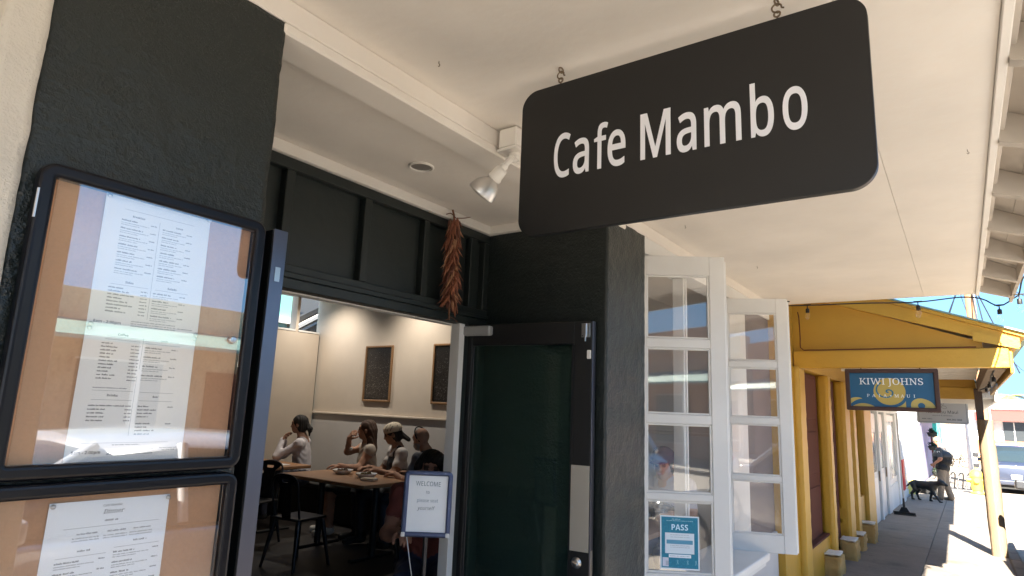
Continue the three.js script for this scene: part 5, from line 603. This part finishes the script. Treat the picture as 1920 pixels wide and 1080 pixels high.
// ---------------------------------------------------------------- cars
function loft(st) { // rings of [x,y,z] with equal counts, open shell closed at the ends
  const n = st[0].length, P = [], I = []; for (const r of st) for (const p of r) P.push(...p); for (let i = 0; i < st.length - 1; i++) for (let j = 0; j < n - 1; j++) { const a = i * n + j; I.push(a, a + 1, a + n, a + 1, a + n + 1, a + n); }
  for (const [k, f] of [[0, 1], [st.length - 1, 0]]) for (let j = 1; j < n - 1; j++) f ? I.push(k * n, k * n + j + 1, k * n + j) : I.push(k * n, k * n + j, k * n + j + 1);
  const g = new THREE.BufferGeometry(); g.setAttribute('position', new THREE.Float32BufferAttribute(P, 3)); g.setIndex(I); const q = g.toNonIndexed(); q.computeVertexNormals(); return q;
}
function smoothLoft(st) { const g = loft(st); g.deleteAttribute('normal'); const m = mergeVertices(g, 1e-4); m.computeVertexNormals(); return m; }
function car(label, x, z, turn, paint, o = {}) { // local +z is the front
  const h = o.h || 1.45, w = o.w || 0.88, L = o.l || 4.3, hb = o.belt || h * 0.62, t = thing('parked_car', label, 'car', [x, GY(z) - 0.13, z], turn, 'cars parked along the kerb'); t.rotation.order = 'YXZ'; t.rotation.x = Math.cos(turn) * -0.027;
  const pm = new THREE.MeshPhysicalMaterial({ color: rgb(...paint), roughness: 0.35, metalness: 0.5, clearcoat: 1, clearcoatRoughness: 0.05 }), dg = new THREE.MeshPhysicalMaterial({ color: rgb(0.02, 0.03, 0.035), roughness: 0.05 });
  const ring = (zz, ww, yb, ys, yt, c = 0.8) => [[-ww * 0.9, yb, zz], [-ww * 0.985, yb + 0.1, zz], [-ww, (yb + ys) / 2, zz], [-ww * 0.97, ys, zz], [-ww * c, yt - 0.01, zz], [-ww * 0.4, yt + 0.012, zz], [0, yt + 0.016, zz], [ww * 0.4, yt + 0.012, zz], [ww * c, yt - 0.01, zz], [ww * 0.97, ys, zz], [ww, (yb + ys) / 2, zz], [ww * 0.985, yb + 0.1, zz], [ww * 0.9, yb, zz]];
  const F = L / 2, hood = o.hood || hb * 0.96, tail = o.tail || hb; part('body', smoothLoft([ring(-F, w * 0.8, 0.38, tail * 0.7, tail * 0.78), ring(-F + 0.06, w * 0.9, 0.3, tail * 0.84, tail * 0.93), ring(-F + 0.3, w * 0.97, 0.24, tail * 0.9, tail), ring(-0.9, w, 0.22, hb * 0.92, hb), ring(0.7, w, 0.22, hb * 0.92, hb), ring(1.1, w * 0.99, 0.22, hood * 0.9, hood), ring(F - 0.35, w * 0.95, 0.24, hood * 0.82, hood * 0.9), ring(F - 0.08, w * 0.86, 0.28, hood * 0.7, hood * 0.78), ring(F, w * 0.74, 0.34, hood * 0.58, hood * 0.66)]), pm, t);
  const cab = (zz, yb, yt, a, b) => [[-w * a, yb, zz[0]], [-w * b, yt - 0.05, zz[1]], [-w * b * 0.85, yt, zz[1]], [0, yt + 0.02, zz[1]], [w * b * 0.85, yt, zz[1]], [w * b, yt - 0.05, zz[1]], [w * a, yb, zz[0]]]; const rz = o.rear || -F + 0.45, ro = o.rearTop || rz + 0.45;
  part('cabin_glass', smoothLoft([cab([rz, rz + 0.04], tail - 0.02, tail + 0.02, 0.86, 0.84), cab([rz + 0.1, ro], hb - 0.02, h - 0.03, 0.9, 0.72), cab([0.1, -0.0], hb - 0.02, h - 0.005, 0.92, 0.74), cab([0.6, 0.35], hb - 0.02, h - 0.05, 0.92, 0.74), cab([1.25, 1.15], hood - 0.02, hood + 0.02, 0.88, 0.84)]), dg, t);
  part('roof', smoothLoft([ro - 0.03, -0.2, 0.42].map((zz, k) => { const y = h - [0.025, -0.012, 0.045][k]; return [[-w * 0.77, y - 0.09, zz], [-w * 0.74, y - 0.03, zz], [-w * 0.6, y + 0.012, zz], [0, y + 0.034, zz], [w * 0.6, y + 0.012, zz], [w * 0.74, y - 0.03, zz], [w * 0.77, y - 0.09, zz]]; })), pm, t);
  for (const s of [-1, 1]) { for (const g of [rod([s * w * 0.9, hood, 1.18], [s * w * 0.75, h - 0.06, 0.4], 0.035), rod([s * w * 0.93, hb, -0.15], [s * w * 0.755, h - 0.05, -0.15], 0.035), rod([s * w * 0.88, tail, rz + 0.02], [s * w * 0.735, h - 0.06, ro], 0.055)]) part('roof_pillar', g, pm, t); part('mirror', [new RoundedBoxGeometry(0.2, 0.13, 0.1, 2, 0.03).translate(s * (w + 0.06), hb + 0.06, o.mirror || 0.85)], pm, t);
    part('headlight', [new RoundedBoxGeometry(0.34, 0.14, 0.14, 3, 0.05).rotateY(s * 0.5).translate(s * w * 0.66, hood * 0.72, F - 0.14)], std([0.75, 0.75, 0.66], 0.15), t); part('tail_light', [new RoundedBoxGeometry(0.26, 0.18, 0.12, 3, 0.04).rotateY(-s * 0.4).translate(s * w * 0.68, tail * 0.82, -F + 0.08)], std([0.45, 0.04, 0.03], 0.2), t);
    for (const zz of [-L * 0.3, L * 0.31]) { const wl = part('wheel', [new THREE.TorusGeometry(0.25, 0.085, 10, 28).rotateY(Math.PI / 2).translate(s * (w - 0.09), 0.325, zz)], M.black, t); part('rim', [cyl(0.2, 0.2, 0.1, 20).rotateZ(Math.PI / 2).translate(s * (w - 0.06), 0.325, zz), ...[0, 1, 2, 3, 4].map(k => rod([s * (w - 0.005), 0.325, zz], [s * (w - 0.005), 0.325 + 0.19 * Math.cos(k * 1.257), zz + 0.19 * Math.sin(k * 1.257)], 0.022))], M.steel, wl); } }
  part('rear_bumper', [new RoundedBoxGeometry(w * 1.66, 0.2, 0.2, 3, 0.06).translate(0, 0.42, -F + 0.06)], o.bumper || pm, t); part('front_bumper', [new RoundedBoxGeometry(w * 1.66, 0.3, 0.2, 3, 0.06).translate(0, 0.45, F - 0.07)], o.bumper || pm, t); part('underbody', B(-w * 0.88, w * 0.88, 0.18, 0.3, -F + 0.12, F - 0.12), M.black, t);
  part('license_plate', B(-0.16, 0.16, 0.56, 0.72, -F - 0.03, -F + 0.1), M.white, t); part('grille', B(-w * 0.4, w * 0.4, 0.52, 0.66, F - 0.05, F + 0.012), M.black, t); part('rear_badge', [new THREE.TorusGeometry(0.045, 0.01, 6, 20).translate(0, tail * 0.84, -F - 0.0)], M.steel, t); return t;
}
car('silver grey hatchback seen from behind, parked past the wooden post', 1.5, -33.4, Math.PI, [0.035, 0.042, 0.07], { h: 1.78, belt: 1.12, tail: 1.2, w: 0.97, rear: -1.9, rearTop: -1.35 });
car('dark blue car parked just ahead of the silver hatchback', 1.6, -39, Math.PI, [0.03, 0.07, 0.22], { h: 1.8, belt: 1.1 });
car('white car parked furthest down the kerb', 1.5, -45, Math.PI, [0.5, 0.5, 0.5], { h: 1.9, belt: 1.2 });
car('dark grey sport utility vehicle with its front corner past the wooden post', 1.62, -10.95, Math.PI, [0.05, 0.05, 0.055], { h: 1.8, belt: 1.15, hood: 1.12, w: 0.95, l: 4.7, mirror: 0.3, bumper: M.greyPlastic });
car('pale silver sedan at the kerb opposite the cafe entrance, mirrored in the menu glass', 2.2, -2.2, 0, [0.5, 0.5, 0.52], {});
car('tall white car at the kerb behind the pale silver sedan', 2.2, 3.4, 0, [0.7, 0.7, 0.68], { h: 1.75, belt: 1.1 });
car('black compact car parked behind the white metal pole', 1.75, -50.5, Math.PI, [0.02, 0.02, 0.025], {});
// ---------------------------------------------------------------- far end and the other side of the street
{
  const t = thing('corner_store', 'long white store with a red awning and orange base at the end of the street', 'building', [9, -2.2, -75]), w = (n, g, m) => wpart(n, g, m, t), or = std([0.55, 0.2, 0.08], 0.7, { map: T.weather });
  w('wall', B(0.9, 24, -2.4, 3.7, -75, -82), M.whiteRough); w('base_wall', B(0.9, 24, -2.4, 0.2, -74.9, -74.999), or); w('awning', [new THREE.BufferGeometry().copy(extrudeXY([[0, 0], [1.2, -0.9], [1.2, -0.85], [0, 0.08]], 0, 24).rotateY(-Math.PI / 2).translate(24.9, 2.9, -74.95))], std([0.3, 0.035, 0.03], 0.8)); w('roof', B(0.6, 24.3, 3.701, 3.95, -74.5, -82.5), std([0.4, 0.36, 0.33], 0.8, { map: T.weather })); w('cornice', B(0.8, 24, 3.1, 3.3, -74.7, -74.999), M.creamTrim);
  for (const x of [3.0, 6.2, 9.6, 13, 16.5]) { w('shop_window', B(x, x + 2.4, 0.21, 1.9, -74.9, -74.999), std([0.03, 0.035, 0.04], 0.15)); w('window_frame', [B(x + 0.75, x + 0.83, 0.22, 1.89, -74.87, -74.899), B(x + 1.6, x + 1.68, 0.22, 1.89, -74.87, -74.899)], M.white); } w('door', B(1.3, 2.3, -2.1, 1.8, -74.88, -74.999), M.white);
  const side = [['salmon', [0.55, 0.3, 0.22], 14, 2, 4.6, 'salmon plaster store on the far side of the street'], ['cream', [0.6, 0.52, 0.4], 1.5, -10, 3.7, 'cream plaster store across from the cafe'], ['grey', [0.4, 0.42, 0.42], -10.5, -23, 4.0, 'grey boarded store across the street'], ['orange', [0.55, 0.26, 0.12], -23.5, -40, 4.9, 'orange store across the street near the bend'], ['pale', [0.62, 0.6, 0.55], 30, 14.5, 5.0, 'pale store across the street past the salmon store']];
  for (const [, c, z0, z1, h, lb] of side) { const s = thing('street_store', lb, 'building', [13, GY((z0 + z1) / 2), (z0 + z1) / 2], 0, 'stores across the street'), ww = (n, g, m) => wpart(n, g, m, s), m = std(c, 0.8, { map: T.weather }); ww('wall', B(12.5, 20, -1.4, h - 0.8, z0, z1), m); ww('parapet', B(12.3, 12.8, h - 0.799, h, z0, z1), m); ww('awning', extrudeXY([[10.6, 2.5], [12.49, 3.0], [12.49, 3.08], [10.6, 2.58]], z0 - 0.3, z1 + 0.3), M.metalRoof); for (let z = z0 - 1.2; z > z1 + 2; z -= 3) { ww('shop_window', B(12.44, 12.499, 0.5, 2.2, z, z - 1.8), std([0.05, 0.06, 0.07], 0.1)); ww('window_frame', [B(12.42, 12.439, 0.45, 0.499, z + 0.05, z - 1.85), B(12.42, 12.439, 2.201, 2.25, z + 0.05, z - 1.85)], M.white); ww('post', B(10.65, 10.77, -1.2, 2.55, z - 0.4, z - 0.52), M.creamTrim); } ww('door', B(12.45, 12.499, GY(z1) - 0.3, 2.1, z1 + 0.4, z1 + 1.4), M.brown); }
  for (const z of [-1.05]) { const p = thing('eave_post', 'cream square post at the kerb beside the cafe menu pillar', 'post', [0.36, 0, z]); part('shaft', B(-0.05, 0.05, 0, 2.588, -0.05, 0.05, 0.005), M.creamTrim, p); part('base_block', B(-0.075, 0.075, 0, 0.14, -0.075, 0.075, 0.008), M.stone, p); }
}
// ---------------------------------------------------------------- trees and neighbours
function leafTree(label, x, y, z, r, h, col, n) {
  const t = thing('leafy_tree', label, 'tree', [x, y, z]); part('trunk', [rod([0, 0, 0], [0.1, h * 0.55, 0], 0.22, 10, 0.13), ...[0, 1, 2, 3, 4].map(k => rod([0.1, h * 0.5, 0], [Math.cos(k * 1.26) * r * 0.6, h * 0.72 + 0.1 * k, Math.sin(k * 1.26) * r * 0.6], 0.09, 6, 0.03))], M.poleWood, t);
  const lg = new THREE.BufferGeometry(); lg.setAttribute('position', new THREE.Float32BufferAttribute([0, 0, 0, 0.07, 0.02, 0.09, 0, 0, 0.22, -0.07, 0.02, 0.09], 3)); lg.setIndex([0, 1, 2, 0, 2, 3]); lg.computeVertexNormals(); const im = new THREE.InstancedMesh(lg, new THREE.MeshPhysicalMaterial({ color: rgb(...col), roughness: 0.9, transmission: 0.3, thickness: 0, side: THREE.DoubleSide }), n); im.name = 'crown'; im.userData.kind = 'stuff'; im.castShadow = im.receiveShadow = true; const o = new THREE.Object3D(); const cl = [...Array(16)].map((_, k) => [Math.cos(k * 2.4) * r * Math.sqrt((k + 0.5) / 16) * 0.85, h * (0.6 + 0.4 * rnd()), Math.sin(k * 2.4) * r * Math.sqrt((k + 0.5) / 16) * 0.85, r * rr(0.25, 0.42)]);
  for (let i = 0; i < n; i++) { const c = cl[i % 16], a = rnd() * 6.28, b = Math.acos(2 * rnd() - 1), q = c[3] * Math.cbrt(rnd()); o.position.set(c[0] + q * Math.sin(b) * Math.cos(a), c[1] + q * Math.cos(b) * 0.8, c[2] + q * Math.sin(b) * Math.sin(a)); o.rotation.set(rnd() * 6, rnd() * 6, rnd() * 6); o.scale.setScalar(rr(0.7, 1.5)); o.updateMatrix(); im.setMatrixAt(i, o.matrix); im.setColorAt(i, rgb(rr(0.7, 1.3), rr(0.8, 1.2), rr(0.6, 1))); } t.add(im); return t;
}
leafTree('sunlit green tree seen through the high back window', -16.5, -0.5, -11.6, 3.2, 6.2, [0.2, 0.26, 0.04], 9000);
leafTree('green street tree rising behind the white store', 12, -2.3, -92, 5, 9, [0.07, 0.12, 0.03], 6000);
{ // neighbour's roof and teal shed behind the cafe
  const t = thing('back_house', 'dark roofed house behind the cafe seen through the high window', 'house', [-12, 0, -9]); wpart('roof', [metric(extrudeXY([[-7.4, 3.0], [-9.6, 4.3], [-11.8, 3.0], [-11.8, 2.9], [-9.6, 4.2], [-7.4, 2.9]], 10.5, 15).rotateY(-Math.PI / 2).scale(1, 1, 1))].map(g => g.translate(0, 0, 0)), M.black, t); 
  wpart('gable_wall', [metric(extrudeXY([[-7.6, 0], [-7.6, 2.84], [-9.6, 4.0], [-11.6, 2.84], [-11.6, 0]], 10.6, 14.8).rotateY(-Math.PI / 2))], std([0.03, 0.03, 0.032], 0.8), t); wpart('barge_board', [metric(extrudeXY([[-7.38, 2.86], [-9.6, 4.16], [-9.6, 4.09], [-7.38, 2.79]], 10.4, 10.5).rotateY(-Math.PI / 2))], M.greyPlastic, t); wpart('gutter', [metric(extrudeXY([[-7.4, 2.74], [-9.6, 4.04], [-9.6, 3.99], [-7.4, 2.69]], 10.44, 10.52).rotateY(-Math.PI / 2))], M.greyPlastic, t);
  const s = thing('teal_shed', 'teal shed with a white fascia behind the cafe', 'shed', [-11.2, 0, -5.5]); wpart('wall', B(-12, -10.6, 0, 2.95, -7.5, -4), std([0.05, 0.24, 0.3], 0.6), s); wpart('fascia', B(-12.1, -10.5, 2.951, 3.06, -7.55, -3.9), M.white, s); wpart('upper_wall', B(-12, -10.6, 3.061, 3.5, -7.5, -4), std([0.2, 0.5, 0.42], 0.6), s);
  const p = thing('palm_tree', 'coconut palm rising over the store roof at the end of the street', 'palm tree', [4.6, -2.2, -92]); part('trunk', [tube([[0, 0, 0], [0.3, 3, 0], [0.1, 5.5, 0], [0, 7.2, 0]], 0.17, 20, 8)], M.postWood, p); for (let k = 0; k < 16; k++) { const a = k * 2.4, dr = 0.4 + 0.9 * (k % 4) / 3, l = 2.4, seg = 10, P = [], I = []; let q = 0; const sp = s2 => [Math.cos(a) * l * s2, 7.2 + (1.0 - dr) * 1.1 * s2 - (0.5 + dr) * s2 * s2, Math.sin(a) * l * s2]; for (let i = 0; i < seg * 3; i++) { const s2 = (i + 1) / (seg * 3), c = sp(s2), c2 = sp(Math.min(1, s2 + 0.03)), wd = 0.55 * Math.sin(Math.PI * (0.12 + 0.83 * s2)); for (const e of [-1, 1]) { const ex = c[0] + -Math.sin(a) * e * wd + Math.cos(a) * 0.25, ez = c[2] + Math.cos(a) * e * wd + Math.sin(a) * 0.25; P.push(...c, ...c2, ex, c[1] - 0.35 * wd, ez); I.push(q, q + 1, q + 2); q += 3; } } const g = new THREE.BufferGeometry(); g.setAttribute('position', new THREE.Float32BufferAttribute(P, 3)); g.setIndex(I); g.computeVertexNormals(); const f = part('frond', g, std([0.22, 0.24, 0.07], 0.7, { side: THREE.DoubleSide }), p); part('midrib', tube([sp(0), sp(0.3), sp(0.65), sp(1)], 0.03, 10, 4), M.postWood, f); }
}
renderer.render(scene, camera);
